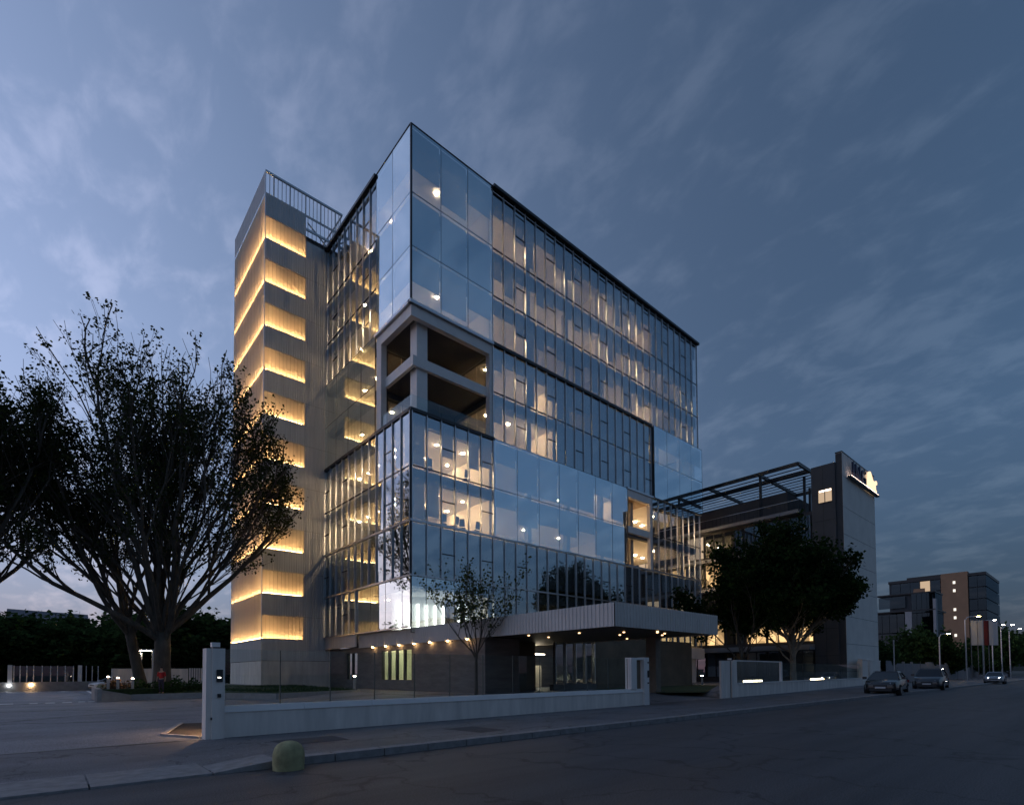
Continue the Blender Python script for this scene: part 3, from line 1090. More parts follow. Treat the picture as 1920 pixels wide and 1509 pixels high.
for (zb, zt) in BANDS:
    MB().box(-.012, 0, .02, TD, zb + .01, min(zb + 3.824, 43.15)).build('side_panel', M_POLY, tower)
    MB().box(.012, SOLID_X, -.012, 0, zb, zt).build('band_panel', M_POLY, tower)
    # shelf, back wall and light strip inside the cavity
    MB().box(.02, CAV, .02, TD - .05, zb - .06, zb - .01).box(CAV, SOLID_X, .02, CAV, zb - .06, zb - .01).build('band_shelf', M_WHITE, tower)
    MB().box(CAV, SOLID_X, .02, CAV, zt + .01, zt + .05).build('band_lid', M_DARK, tower)
    MB().box(SOLID_X + .01, SOLID_X + .05, .02, CAV, zb, zt).build('band_end', M_WHITE, tower)
    MB().box(.13, .21, .1, TD - .1, zb + .02, zb + .06).box(.24, SOLID_X - .1, .13, .21, zb + .02, zb + .06).build('light_strip', M_LED, tower)
    ribs = MB()
    n = 11
    for i in range(n + 1):
        u = i * SOLID_X / n
        ribs.box(u - .012, u + .012, -.05, -.012, zb, zt)
    ribs.box(0, SOLID_X, -.05, -.012, zt - .03, zt + .02)
    ribs.build('band_rib', sheet_mat('band_rib', (.95, .90, .82), .8, .25), tower, kind='stuff')
    ribs = MB()
    for i in range(10):
        u = i * TD / 10
        ribs.box(-.03, -.012, u - .012, u + .012, zb + .02, zb + 3.8)
    ribs.build('band_rib', MATS['band_rib'], tower, kind='stuff')
MB().box(-.045, .02, -.045, .02, 2.75, 45.1).build('corner_trim', M_ALU, tower)
# smooth base
MB().box(0, TW * .5, .02, TD, .3, 2.72).build('base_panel', M_WALLW, tower)
MB().box(TW * .5 + .02, TW, .03, TD, .3, 2.72).build('base_panel', M_WALLW, tower)
# open screen at the top
scr = 43.15
for i in range(1, 20):
    u = i * TW / 20
    wdt = .05 if i % 4 == 2 else .022
    MB().box(u - wdt, u + wdt, 0.0, .07, scr, 45.0).build('screen_bar', M_CLAD, tower)
    MB().box(u - .02, u + .02, TD - .07, TD, scr, 45.0).build('screen_bar', M_CLAD, tower)
for (z0, z1) in ((44.95, 45.12),):
    MB().box(-.02, TW, -.04, .12, z0, z1).build('top_rail', M_ALU, tower)
    MB().box(-.02, TW, TD - .1, TD + .02, z0, z1).build('top_rail', M_ALU, tower)
    MB().box(TW - .1, TW + .02, .12, TD - .1, z0, z1).build('top_rail', M_ALU, tower)
for i in range(12):
    u = .4 + i * .8
    MB().box(TW - .06, TW, u - .03, u + .03, scr - 2.4, 44.95).build('screen_bar', M_CLAD, tower)
for i in range(9):
    u = SOLID_X + .2 + i * .38
    MB().box(u - .02, u + .02, .0, .06, 40.7, 42.9).build('screen_bar', M_CLAD, tower)
MB().box(SOLID_X, TW, .02, .14, 41.75, 41.95).build('screen_rail', M_ALU, tower)
MB().tube([(SOLID_X + .3, .4, 42.8), (TW - .4, .4, 40.8)], .06, 6).build('screen_brace', M_ALU, tower)

# ================================================================== TREES
def tree_data(seed, height, trunk_h, spread, limbs, r0, levels=4, leaf=.2, per=14, up=.35, lean=(0, 0), leaf_r=.55, crown_bot=0.0, droop=0.0, twigs=(3, 5), env=None, keep=1.0, jit=.14):
    rnd = random.Random(seed)
    tb = MB()
    tips = []

    def grow(p, d, ln, r, lv):
        segs = 4 if lv < 2 else 3
        pts, rad = [p.copy()], [r]
        q, dd = p.copy(), d.copy()
        for s_ in range(segs):
            dd = (dd + Vector((rnd.uniform(-1, 1), rnd.uniform(-1, 1), rnd.uniform(-.6, 1) * .6 + up * .35 * .14 / jit - droop * lv * .1)) * jit).normalized()
            q2 = q + dd * (ln / segs)
            if env and sum(((q2[k__] - env[k__]) / env[k__ + 3]) ** 2 for k__ in range(3)) > 1.0 and len(pts) > 1:
                break
            q = q2
            pts.append(q.copy())
            rad.append(r * (1 - .42 * (s_ + 1) / segs))
        tb.tube(pts, rad, 8 if lv == 0 else (6 if lv == 1 else (5 if lv == 2 else 3)), cap=False)
        if lv >= levels - 1:
            tips.extend(pts[1:])
            return
        if lv >= levels - 2:
            tips.extend(pts[2:])
        n = rnd.randint(*twigs)
        for i in range(n):
            f = rnd.uniform(.3, 1.0) if i else 1.0
            ns_ = len(pts) - 1
            k_ = min(ns_ - 1, int(f * ns_))
            a = pts[k_].lerp(pts[k_ + 1], f * ns_ - k_) if f < 1 else pts[-1]
            az = rnd.uniform(0, 2 * math.pi)
            sp = spread * rnd.uniform(.55, 1.2) if i else spread * .3
            side = Vector((math.cos(az), math.sin(az), rnd.uniform(-.1, .5)))
            nd = (dd * math.cos(sp) + side * math.sin(sp)).normalized()
            grow(a, nd, ln * rnd.uniform(.52, .78), r * (.58 if not i else rnd.uniform(.32, .5)), lv + 1)
    base = Vector((0, 0, 0))
    top = Vector((lean[0] * trunk_h, lean[1] * trunk_h, trunk_h))
    tb.tube([base - Vector((0, 0, .3)), base + Vector((0, 0, .15)), base.lerp(top, .35), base.lerp(top, .7), top], [r0 * 1.5, r0 * 1.15, r0 * .95, r0 * .9, r0 * .85], 12)
    for (az, tilt, ln, rr, h) in limbs:
        d = Vector((math.cos(az) * math.sin(tilt), math.sin(az) * math.sin(tilt), math.cos(tilt)))
        grow(base.lerp(top, h), d, ln, r0 * rr, 0)
    # leaves
    T = np.array([tuple(p) for p in tips])
    rg = np.random.RandomState(seed)
    T = T[rg.rand(len(T)) < keep]
    C_ = np.repeat(T, per, axis=0)
    off = rg.normal(0, 1, C_.shape)
    off /= np.linalg.norm(off, axis=1)[:, None] + 1e-9
    C_ = C_ + off * (rg.rand(len(C_), 1) ** .5) * leaf_r
    C_ = C_[C_[:, 2] > crown_bot]
    n = len(C_)
    a = rg.normal(0, 1, (n, 3))
    a /= np.linalg.norm(a, axis=1)[:, None]
    b_ = np.cross(a, rg.normal(0, 1, (n, 3)))
    b_ /= np.linalg.norm(b_, axis=1)[:, None] + 1e-9
    sz = leaf * rg.uniform(.55, 1.25, (n, 1))
    w = sz * .42
    V = np.stack([C_ - a * sz * .5, C_ + b_ * w * .8, C_ + a * sz * .55, C_ - b_ * w], axis=1).reshape(-1, 3)
    F = np.arange(4 * n).reshape(n, 4)
    return tb, V, F


def leaf_mesh(name, V, F, m):
    me = bpy.data.meshes.new(name)
    n = len(F)
    me.vertices.add(len(V))
    me.vertices.foreach_set('co', V.astype(np.float32).ravel())
    me.loops.add(4 * n)
    me.loops.foreach_set('vertex_index', F.ravel().astype(np.int32))
    me.polygons.add(n)
    me.polygons.foreach_set('loop_start', np.arange(0, 4 * n, 4, dtype=np.int32))
    me.update(calc_edges=True)
    me.materials.append(m)
    return me


LEAF_DARK = leaf_mat('leaf_dark', (0.022, 0.034, 0.014), (0.06, 0.075, 0.03))
LEAF_MID = leaf_mat('leaf_mid', (0.025, 0.055, 0.018), (0.06, 0.11, 0.035))
LEAF_HEDGE = leaf_mat('leaf_hedge', (0.022, 0.045, 0.018), (0.07, 0.12, 0.04))
LEAF_DGREEN = leaf_mat('leaf_dark_green', (0.012, 0.028, 0.010), (0.035, 0.065, 0.02))
LEAF_FLOWER = leaf_mat('leaf_warm', (0.05, 0.05, 0.02), (0.30, 0.16, 0.10))


def make_tree(name, label, loc, lm, group=None, bark=M_BARK, **kw):
    tb, V, F = tree_data(**kw)
    t_ = thing(name, label, 'tree', loc, 0, group)
    tb.build('trunk', bark, t_, smooth=True)
    me = leaf_mesh('crown', V, F, lm)
    link('crown', me, t_)
    return t_, len(F)


rl = random.Random(5)
# big plane tree: limbs fan up from one fork
limbs = []
for i in range(22):
    az = 2 * math.pi * i / 22 + rl.uniform(-.25, .25)
    ti = rl.uniform(.06, .42) if i % 3 else rl.uniform(.5, 1.12)
    limbs.append((az, ti, rl.uniform(7.8, 9.8) * (1.0 if ti < .45 else .88), rl.uniform(.26, .42), rl.uniform(.72, 1.0)))
make_tree('plane_tree', 'large spreading tree with thick pale trunk and many upright limbs', (6.1, 43.6, .3), LEAF_DARK,
          seed=21, height=25, trunk_h=4.3, spread=.46, limbs=limbs, r0=.55, levels=4, leaf=.21, per=11, up=.5, leaf_r=.48, twigs=(4, 5), crown_bot=3.6, env=(-1.0, .9, 14.8, 9.6, 9.6, 11.7), keep=.5, jit=.22)
limbs = []
for i in range(9):
    az = math.pi * .75 + rl.uniform(-1.5, 1.5)
    limbs.append((az, rl.uniform(.15, .75), rl.uniform(6.0, 8.0), rl.uniform(.4, .55), rl.uniform(.6, 1.0)))
make_tree('plane_tree', 'leaning darker trunk left of the large tree, crown spreading over the car park', (5.3, 46.0, .2), LEAF_DARK,
          seed=8, height=22, trunk_h=5.5, spread=.45, limbs=limbs, r0=.36, levels=4, leaf=.21, per=12, up=.5, leaf_r=.48, keep=.5, jit=.22, lean=(-.18, .06), twigs=(4, 5), crown_bot=3.6, env=(-4.5, 1.5, 15.5, 9, 9, 12))
# low limb tree further left whose crown fills the left frame edge
limbs = [(rl.uniform(0, 6.28), rl.uniform(.2, 1.15), rl.uniform(6.5, 9), rl.uniform(.36, .5), rl.uniform(.6, 1)) for i in range(12)]
make_tree('plane_tree', 'broad dark tree crown reaching in at the left edge of the picture', (-5.2, 46.2, 0), LEAF_DARK,
          seed=33, height=20, trunk_h=5.5, spread=.5, limbs=limbs, r0=.42, levels=4, leaf=.22, per=18, up=.45, leaf_r=.5, keep=.5, jit=.22, twigs=(4, 5), crown_bot=3.8, env=(0, 0, 14, 8.5, 8.5, 12.5))
# young multi-stem tree before the canopy
limbs = [(2 * math.pi * i / 7 + rl.uniform(-.3, .3), rl.uniform(.25, .75), rl.uniform(2.1, 2.8), rl.uniform(.4, .55), rl.uniform(.75, 1)) for i in range(7)]
make_tree('young_tree', 'slender young tree with sparse leaves in front of the ribbed canopy', (18.45, 24.1, .3), leaf_mat('leaf_young', (.03, .045, .015), (.10, .11, .035)),
          seed=3, height=7.4, trunk_h=2.4, spread=.55, limbs=limbs, r0=.09, levels=4, leaf=.16, per=2, up=.3, leaf_r=.25, twigs=(3, 4))
# dense round tree before the neighbouring block
limbs = [(2 * math.pi * i / 13 + rl.uniform(-.3, .3), rl.uniform(.05, 1.25), rl.uniform(4.0, 5.4), rl.uniform(.3, .45), rl.uniform(.35, 1)) for i in range(20)]
make_tree('maple_tree', 'dense dark green tree in front of the grey block with sign', (50.4, 19.2, .1), LEAF_DGREEN,
          seed=14, height=15, trunk_h=4.8, spread=.6, limbs=limbs, r0=.26, levels=4, leaf=.32, per=16, up=.3, leaf_r=.7, twigs=(3, 5), crown_bot=2.2, keep=.8, jit=.2, env=(0, 0, 8.2, 5.9, 5.9, 7.6), bark=mat('pale_bark', (.25, .21, .16), .9, 0, .3, 3, .4, 12))
limbs = [(2 * math.pi * i / 9 + rl.uniform(-.3, .3), rl.uniform(.1, 1.0), rl.uniform(3.2, 4.6), rl.uniform(.35, .5), rl.uniform(.5, 1)) for i in range(9)]
make_tree('maple_tree', 'smaller thin-stemmed tree left of the dense tree, by the lit ground floor', (47.6, 22.5, .1), LEAF_DGREEN,
          seed=15, height=11, trunk_h=3.8, spread=.6, limbs=limbs, r0=.15, levels=4, leaf=.36, per=8, up=.25, leaf_r=.7, twigs=(3, 4), crown_bot=2.8)
# wood behind the car park: one prototype per kind, copied
limbs = [(2 * math.pi * i / 10 + rl.uniform(-.3, .3), rl.uniform(.1, 1.2), rl.uniform(4.5, 6), rl.uniform(.35, .5), rl.uniform(.2, 1)) for i in range(10)]
protoA, _ = make_tree('wood_tree', 'bushy dark tree behind the car park fence', (0, 0, -50), LEAF_HEDGE, group='trees behind the car park',
                      seed=40, height=11, trunk_h=3.2, spread=.6, limbs=limbs, r0=.3, levels=3, leaf=.8, per=16, up=.2, leaf_r=1.3, twigs=(4, 6), crown_bot=.4)
limbs = [(2 * math.pi * i / 10 + rl.uniform(-.3, .3), rl.uniform(.1, 1.0), rl.uniform(5, 6.5), rl.uniform(.35, .5), rl.uniform(.2, 1)) for i in range(10)]
protoB, _ = make_tree('wood_tree', 'taller loose tree behind the car park fence', (0, 0, -50), LEAF_HEDGE, group='trees behind the car park',
                      seed=41, height=13, trunk_h=3.6, spread=.55, limbs=limbs, r0=.3, levels=3, leaf=.75, per=13, up=.35, leaf_r=1.3, twigs=(4, 6), crown_bot=.4)
shrub_later = []
ORD = ['leftmost', 'second', 'third', 'fourth', 'fifth', 'sixth', 'seventh', 'eighth', 'ninth', 'tenth', 'eleventh', 'twelfth', 'thirteenth', 'fourteenth', 'fifteenth', 'sixteenth', 'rightmost']
spots = [(-9, 84, 1.0, 0), (-4.5, 88, .95, 1), (-.5, 84, .9, 0), (3.5, 90, .9, 1), (6.5, 86, .85, 0), (10, 88, .95, 0), (12.5, 84, 1.05, 1), (15.2, 82, .9, 0),
         (17.6, 86, 1.15, 1), (20.4, 84, 1.0, 0), (23, 88, 1.0, 1), (8.6, 94, 1.1, 1), (-12, 92, 1.15, 1), (-7, 98, 1.1, 0), (1, 98, 1.0, 1), (26, 90, 1.1, 0), (14, 97, 1.15, 0)]
used = [False, False]
spots.sort(key=lambda q: q[0] / q[1])
for k_, (x, y, s_, kd) in enumerate(spots):
    pr = (protoA, protoB)[kd]
    if not used[kd]:
        o = pr
        used[kd] = True
    else:
        o = copy_tree(pr)
    o.location = (x, y, -.1)
    o.rotation_euler = (0, 0, (x * 7.3 + y) % 6.28)
    o.scale = (s_, s_, s_ * .66)
    o['label'] = ('bushy dark tree' if kd == 0 else 'taller loose tree') + ' behind the car park, ' + ORD[k_] + (' from the left' if 0 < k_ < 16 else ' of its row')
# clipped hedge under those trees closes the view to the ground behind
for k_, (x, y) in enumerate(((-16, 93), (-8, 95), (0, 95), (8, 97), (16, 95), (24, 94))):
    shrub_later.append((x, y, k_))

# shrubs in the raised bed
def shrub(name, label, loc, rx, rz_, n, lm, seed, group=None, lf=.17):
    rg = np.random.RandomState(seed)
    p = rg.normal(0, 1, (n, 3))
    p /= np.linalg.norm(p, axis=1)[:, None]
    p *= rg.rand(n, 1) ** .45
    p[:, 2] = np.abs(p[:, 2])
    p *= np.array([rx, rx, rz_])
    p *= (1 + .25 * np.sin(p[:, :1] * 7 + seed))
    a = rg.normal(0, 1, (n, 3))
    a /= np.linalg.norm(a, axis=1)[:, None]
    b_ = np.cross(a, rg.normal(0, 1, (n, 3)))
    b_ /= np.linalg.norm(b_, axis=1)[:, None]
    sz = lf * rg.uniform(.6, 1.3, (n, 1))
    V = np.stack([p - a * sz * .5, p + b_ * sz * .3, p + a * sz * .5, p - b_ * sz * .3], 1).reshape(-1, 3)
    t_ = thing(name, label, 'shrub', loc, 0, group)
    st = MB()
    for i in range(7):
        q = p[i * 3]
        st.tube([(0, 0, -.1), tuple(q * .5 + np.array([0, 0, .05])), tuple(q)], [.025, .018, .008], 5)
    st.build('stem', M_BARK, t_)
    link('foliage', leaf_mesh('foliage', V, np.arange(4 * n).reshape(n, 4), lm), t_)
    return t_


for i, (x, y, rx, rz_) in enumerate(((3.2, 41.5, .55, .8), (3.9, 42.2, .6, .75))):
    shrub('flowering_shrub', ('reddish flowering shrub by the first bollard lamp of the planter', 'reddish flowering shrub between the planter bollard lamps')[i], (x, y, .62 - i * .2), rx, rz_, 420, LEAF_FLOWER, 50 + i)
for i, (x, y, rx, rz_) in enumerate(((4.9, 42.4, .8, .85), (6.2, 42.2, .9, .95), (7.5, 42.4, .85, .9), (8.4, 42.5, .8, .8), (6.9, 43.8, .9, 1.0), (9.4, 43.0, .7, .6))):
    shrub('evergreen_shrub', 'dark evergreen shrub in the raised bed under the trees, ' + ('leftmost', 'second from the left', 'third from the left', 'fourth from the left', 'at the back of the group', 'rightmost and lowest')[i], (x, y, .42), rx, rz_, 700, LEAF_HEDGE, 60 + i, 'evergreen shrubs in the raised bed')

for (x, y, k_) in shrub_later:
    shrub('hedge_bush', 'broad hedge bush in the dark row behind the car park, ' + ORD[k_] + ' from the left' if k_ else 'broad hedge bush in the dark row behind the car park, leftmost', (x, y, -.3), 5.2, 4.2, 3600, LEAF_HEDGE, 90 + k_, 'hedge bushes behind the car park', .85)

# ================================================================== RAISED BED, LAWNS, CAR PARK
bedpts = [(2.36, 39.95), (4.1, 40.95), (8.2, 40.6), (9.0, 37.0), (10.4, 33.2), (15.6, 34.1), (16.7, 35.2), (16.4, 46.8), (13.4, 47.1), (13.4, 60), (3.4, 60), (2.4, 46)]
kb = thing('planter', 'raised planting bed edged with pale concrete beside the stair tower', 'planter', (0, 0, 0))
n = len(bedpts)
M_BEDK = mat('bed_kerb', (0.36, 0.34, 0.33), 0.8, 0, 0.15, 2.5, 0.3, 40)
tops = [.78, .38, .40, .42, .44, .50, .52, .6, .72, .72, .8, .8]
for i in range(n):
    j = (i + 1) % n
    p, q = Vector(bedpts[i]), Vector(bedpts[j])
    d = (q - p).normalized()
    nn = Vector((-d.y, d.x))
    parts_ = max(1, int(round((q - p).length / 2.4)))
    for k in range(parts_):
        a = p.lerp(q, k / parts_)
        c = p.lerp(q, (k + 1) / parts_) - d * .012
        za = tops[i] + (tops[j] - tops[i]) * k / parts_
        zc = tops[i] + (tops[j] - tops[i]) * (k + 1) / parts_
        ai, ci = a + nn * .22, c + nn * .22
        MB().hexa([(a.x, a.y, -.05), (c.x, c.y, -.05), (ci.x, ci.y, -.05), (ai.x, ai.y, -.05),
                   (a.x, a.y, za), (c.x, c.y, zc), (ci.x, ci.y, zc), (ai.x, ai.y, za)]).build('edge_stone', M_BEDK, kb)
cx_, cy_ = sum(p[0] for p in bedpts) / n, sum(p[1] for p in bedpts) / n
lawn = MB()
inn = [(p[0] + (cx_ - p[0]) * .02, p[1] + (cy_ - p[1]) * .02, tops[i] - .04) for i, p in enumerate(bedpts)]
for i in range(n):
    lawn.quad(inn[i], inn[(i + 1) % n], (cx_, cy_, .70))
lawn.build('lawn', M_GRASS, None, kind='structure')
# short grass blades on the bed, nobody could count them
def blades(name, pts_fn, nb_, seed, h=.09):
    rg = np.random.RandomState(seed)
    P = np.array([pts_fn(rg) for _ in range(nb_)])
    az = rg.rand(nb_) * 6.28
    d = np.stack([np.cos(az), np.sin(az), np.zeros(nb_)], 1)
    hh = h * rg.uniform(.5, 1.2, (nb_, 1))
    up_ = np.array([[0, 0, 1.0]]) * hh + rg.normal(0, .02, (nb_, 3))
    V = np.stack([P - d * .02, P + d * .02, P + d * .004 + up_, P - d * .004 + up_], 1).reshape(-1, 3)
    o = link(name, leaf_mesh(name, V, np.arange(4 * nb_).reshape(nb_, 4), leaf_mat('grass_blade', (.02, .045, .012), (.05, .09, .025))))
    o['kind'] = 'stuff'
    return o


def in_poly(x, y, P):
    c = False
    j = len(P) - 1
    for i in range(len(P)):
        if (P[i][1] > y) != (P[j][1] > y) and x < (P[j][0] - P[i][0]) * (y - P[i][1]) / (P[j][1] - P[i][1]) + P[i][0]:
            c = not c
        j = i
    return c


def bed_pt(rg):
    while True:
        x, y = rg.uniform(4, 16.3), rg.uniform(33.5, 47)
        if in_poly(x, y, bedpts):
            return (x, y, .50 + .012 * (y - 34))


blades('lawn_grass', bed_pt, 9000, 2)
ln2 = MB()
L2 = [(27.5, 17.6), (29.9, 16.4), (46, 24), (48, 30.4), (32, 30), (29.2, 22)]
ln2.quad(*[(x, y, .375 + .0 * x) for x, y in L2])
ln2.build('lawn', M_GRASS, None, kind='structure')
# soil triangle by the entrance pillar
MB().quad((2.4, 16.6, .03), (3.0, 15.2, .03), (4.6, 15.2, .03), (4.6, 19.6, .03), (3.4, 20.0, .03)).build('soil_bed', M_SOIL, None, kind='structure')
MB().hexa([(2.3, 16.6, 0), (2.9, 15.2, 0), (3.0, 15.2, 0), (2.42, 16.6, 0), (2.3, 16.6, .06), (2.9, 15.2, .06), (3.0, 15.2, .06), (2.42, 16.6, .06)]
          ).hexa([(3.3, 20.1, 0), (2.3, 16.6, 0), (2.42, 16.6, 0), (3.4, 20.0, 0), (3.3, 20.1, .06), (2.3, 16.6, .06), (2.42, 16.6, .06), (3.4, 20.0, .06)]
                 ).build('soil_edging', M_BEDK, None, kind='structure')
# sliding gate track across the car entrance
struct(MB().box(-14, 2.9, 14.78, 14.92, 0.0, .022).build('gate_track', M_DARK))
# painted marks in the car park
pk = MB()
for (x0, x1, y) in ((-1.95, -1.30, 40.6), (-.62, -.28, 40.2), (.05, .47, 40.2), (.80, 1.22, 40.2), (1.53, 1.85, 40.6), (2.0, 2.3, 40.6), (-3.4, -2.6, 40.8)):
    pk.quad((x0, y, .018), (x1, y, .018), (x1, y + .85, .018), (x0, y + .85, .018))
pk.quad((2.95, 52.3, .018), (3.15, 52.3, .018), (3.4, 69, .018), (3.15, 69, .018))
pk.quad((.9, 67, .018), (1.4, 69.5, .018), (1.9, 67, .018))
pk.quad((-2.4, 66, .018), (-1.4, 66, .018), (-1.4, 66.6, .018), (-2.4, 66.6, .018))
struct(pk.build('parking_marks', M_PAINT))

# far wall of the car park with glass balustrade
cp = thing('car_park_fence', 'low concrete wall with dark glass panels and white posts behind the car park', 'fence', (0, 72, 0))
MB().box(-12, 4.6, 0, .3, 0, .95).build('base_wall', M_CONC, cp)
posts_x = [-2.3, -1.85, -1.35, -.85, -.2, .45, .98, 1.6, 2.25]
for i, xx in enumerate(posts_x):
    MB().box(xx - .04, xx + .04, .1, .2, .95, 2.6).build('post', M_WHITE, cp)
    if i < len(posts_x) - 1:
        MB().box(xx + .06, posts_x[i + 1] - .06, .13, .16, 1.0, 2.55).build('fence_pane', M_GLOW, cp)
MB().box(-2.75, -2.42, .0, .3, .95, 2.65).build('pillar', M_WHITE, cp)
MB().box(2.62, 2.95, .0, .3, .95, 2.65).build('pillar', M_WHITE, cp)
for xx in (3.3, 3.8, 4.3):
    MB().box(xx - .03, xx + .03, .1, .2, .95, 2.6).build('post', M_WHITE, cp)
wl = MB().box(-.10, .10, -.12, -.02, .58, .72).build('wall_lamp', lamp_mat('wall_lamp', (1, .62, .3), 26))
wl.location = (-1.02, 72, 0)
tag(wl, 'small warm lamp on the concrete wall at the back of the car park', 'wall lamp')
wl = MB().box(-.06, .06, -.12, -.02, .58, .70).build('wall_lamp', lamp_mat('wall_lamp2', (.9, .95, 1), 14))
wl.location = (-2.62, 72, 0)
tag(wl, 'tiny white lamp under the end pillar of the car park wall', 'wall lamp')
# boundary wall right of it, behind the tree trunks
bw = thing('boundary_wall', 'long pale boundary wall behind the large tree trunks, slatted at its right end', 'wall', (0, 66, 0))
MB().box(5.0, 11.6, 0, .25, 0, 2.25).build('wall_body', M_WALLW, bw)
for i in range(8):
    MB().box(11.7 + i * .22, 11.84 + i * .22, 0, .12, 0, 2.3).build('slat', M_WALLW, bw)
# pavilion behind the fence
sh = thing('pavilion', 'low flat-roofed glazed pavilion behind the car park fence', 'pavilion', (2.15, 99, 0))
MB().box(0, 4.7, 0, 3, 0, .9).box(0, .15, 0, 3, .9, 3.3).box(4.55, 4.7, 0, 3, .9, 3.3).build('wall', M_CONC, sh)
MB().box(-.1, 4.8, -.1, 3.1, 3.3, 3.6).build('roof', M_WALLW, sh)
for i in range(5):
    MB().box(.2 + i * .88, .2 + i * .88 + .82, .05, .08, .9, 3.3).build('window', M_GLOW, sh)
# far roofs behind the trees
hs_ = thing('apartment_house', 'long low house with grey roof above the trees at far left', 'house', (-6, 158, 0))
MB().box(0, 13, 0, 8, 0, 14.2).build('wall', mat('far_wall', (.28, .27, .28), .9, 0, .1), hs_)
MB().hexa([(-.5, -.6, 14.2), (13.5, -.6, 14.2), (13.5, 8.6, 14.2), (-.5, 8.6, 14.2), (-.5, 3.6, 16.4), (13.5, 3.6, 16.0), (13.5, 4.4, 16.0), (-.5, 4.4, 16.4)]).build('roof', mat('roof_grey', (.13, .13, .15), .8, 0, .2), hs_)
for i in range(6):
    MB().box(.8 + i * 2.1, 1.9 + i * 2.1, -.05, .02, 11.6, 13.2).build('window', lamp_mat('lit_window', (1, .68, .4), 1.2) if i == 3 else M_GLOW, hs_)
hs_ = thing('white_house', 'small white house with tiled roof between the tree trunks', 'house', (10.0, 148, 0))
MB().box(0, 4.4, 0, 6, 0, 14.0).build('wall', mat('far_white_wall', (.7, .7, .74), .9, 0, .05), hs_)
MB().hexa([(-.4, -.5, 14), (4.8, -.5, 14), (4.8, 6.5, 14), (-.4, 6.5, 14), (-.4, 2.8, 15.4), (4.8, 2.8, 15.4), (4.8, 3.2, 15.4), (-.4, 3.2, 15.4)]).build('roof', mat('roof_tile', (.22, .12, .09), .9, 0, .2), hs_)
for i in range(2):
    MB().box(.8 + i * 1.9, 1.5 + i * 1.9, -.05, .02, 12, 13.2).build('window', M_GLOW, hs_)


# ================================================================== LAMPS IN THE GROUNDS
def bollard_lamp(loc, label, h=.95, lit=12.0, col=(1, .70, .48), grp=None, nm='bollard_lamp'):
    t_ = thing(nm, label, 'bollard lamp', loc, 0, grp)
    MB().box(-.07, .07, -.07, .07, 0, h - .1).build('post', mat('lamp_post_grey', (.42, .40, .38), .5, 0, .05), t_)
    MB().box(-.06, .06, -.06, .06, h - .10, h - .04).build('light_head', lamp_mat('bollard_light_%d' % int(lit), col, lit), t_)
    MB().box(-.08, .08, -.08, .08, h - .04, h).build('cap', M_ALU, t_)
    return t_


bollard_lamp((16.0, 34.6, .50), 'lit bollard lamp on the lawn edge before the dark stone wall', 1.0, 15)
bollard_lamp((2.95, 41.1, .62), 'first short bollard lamp from the left on the planter edge', .95, 11)
bollard_lamp((3.42, 41.0, .45), 'middle short bollard lamp on the planter edge, beside reddish shrubs', 1.05, 11)
bollard_lamp((4.2, 41.3, .30), 'short bollard lamp at the low right end of the planter edge', 1.15, 13)
bollard_lamp((47.5, 26.4, .36), 'small lit bollard lamp on the lawn seen through the pedestrian gate', .95, 30, (1, .86, .7))


bollard_lamp((3.55, 16.5, .03), 'low garden lamp behind the entrance pillar, throwing warm light on the drive', .55, 260, (1, .60, .32))


def pole_lamp(loc, label, h, arm):
    t_ = thing('pole_lamp', label, 'pole lamp', loc, 0, 'L-shaped pole lamps behind the trees')
    MB().box(-.06, .06, -.06, .06, 0, h).build('pole', M_ALU, t_)
    MB().box(-arm, -.06, -.06, .06, h - .10, h).build('arm', M_ALU, t_)
    MB().box(-arm, -.12, -.05, .05, h - .14, h - .105).build('light_head', lamp_mat('pole_light', (1, .84, .62), 32), t_)


pole_lamp((6.85, 53.8, .3), 'taller L-shaped pole lamp just left of the pale thick trunk', 3.45, .95)
pole_lamp((6.1, 54.5, .3), 'lower L-shaped pole lamp beside the leaning dark trunk', 3.2, .7)

# ================================================================== STREET WALL AND GATES
fw = thing('street_wall', 'long low white wall with clear glass panes along the footway', 'wall', (3.33, 14.65, 0), math.atan2(.24, 18.0))
WL = 18.15
WT = .82
MB().box(0, WL, .03, .30, 0, WT - .16).build('wall_body', M_WALLW, fw)
for i in range(9):
    xa, xb = WL * i / 9 + .004, WL * (i + 1) / 9 - .004
    MB().hexa([(xa, 0, WT - .16), (xb, 0, WT - .16), (xb, .33, WT - .16), (xa, .33, WT - .16), (xa, .06, WT), (xb, .06, WT), (xb, .27, WT), (xa, .27, WT)]).build('coping_stone', M_WHITE, fw)
gj = [0.02, 1.42, 2.8, 4.18, 5.58, 6.96] + [6.96 + (17.0 - 6.96) * (i + 1) / 7 for i in range(7)]
for a, c in zip(gj[:-1], gj[1:]):
    MB().box(a + .012, c - .012, .15, .17, WT - .02, 2.24).build('glass_pane', M_GRAIL, fw)
    MB().box(c - .012, c + .012, .148, .172, WT - .02, 2.24).build('pane_seal', mat('seal', (.05, .08, .08), .3, 0, .1), fw)
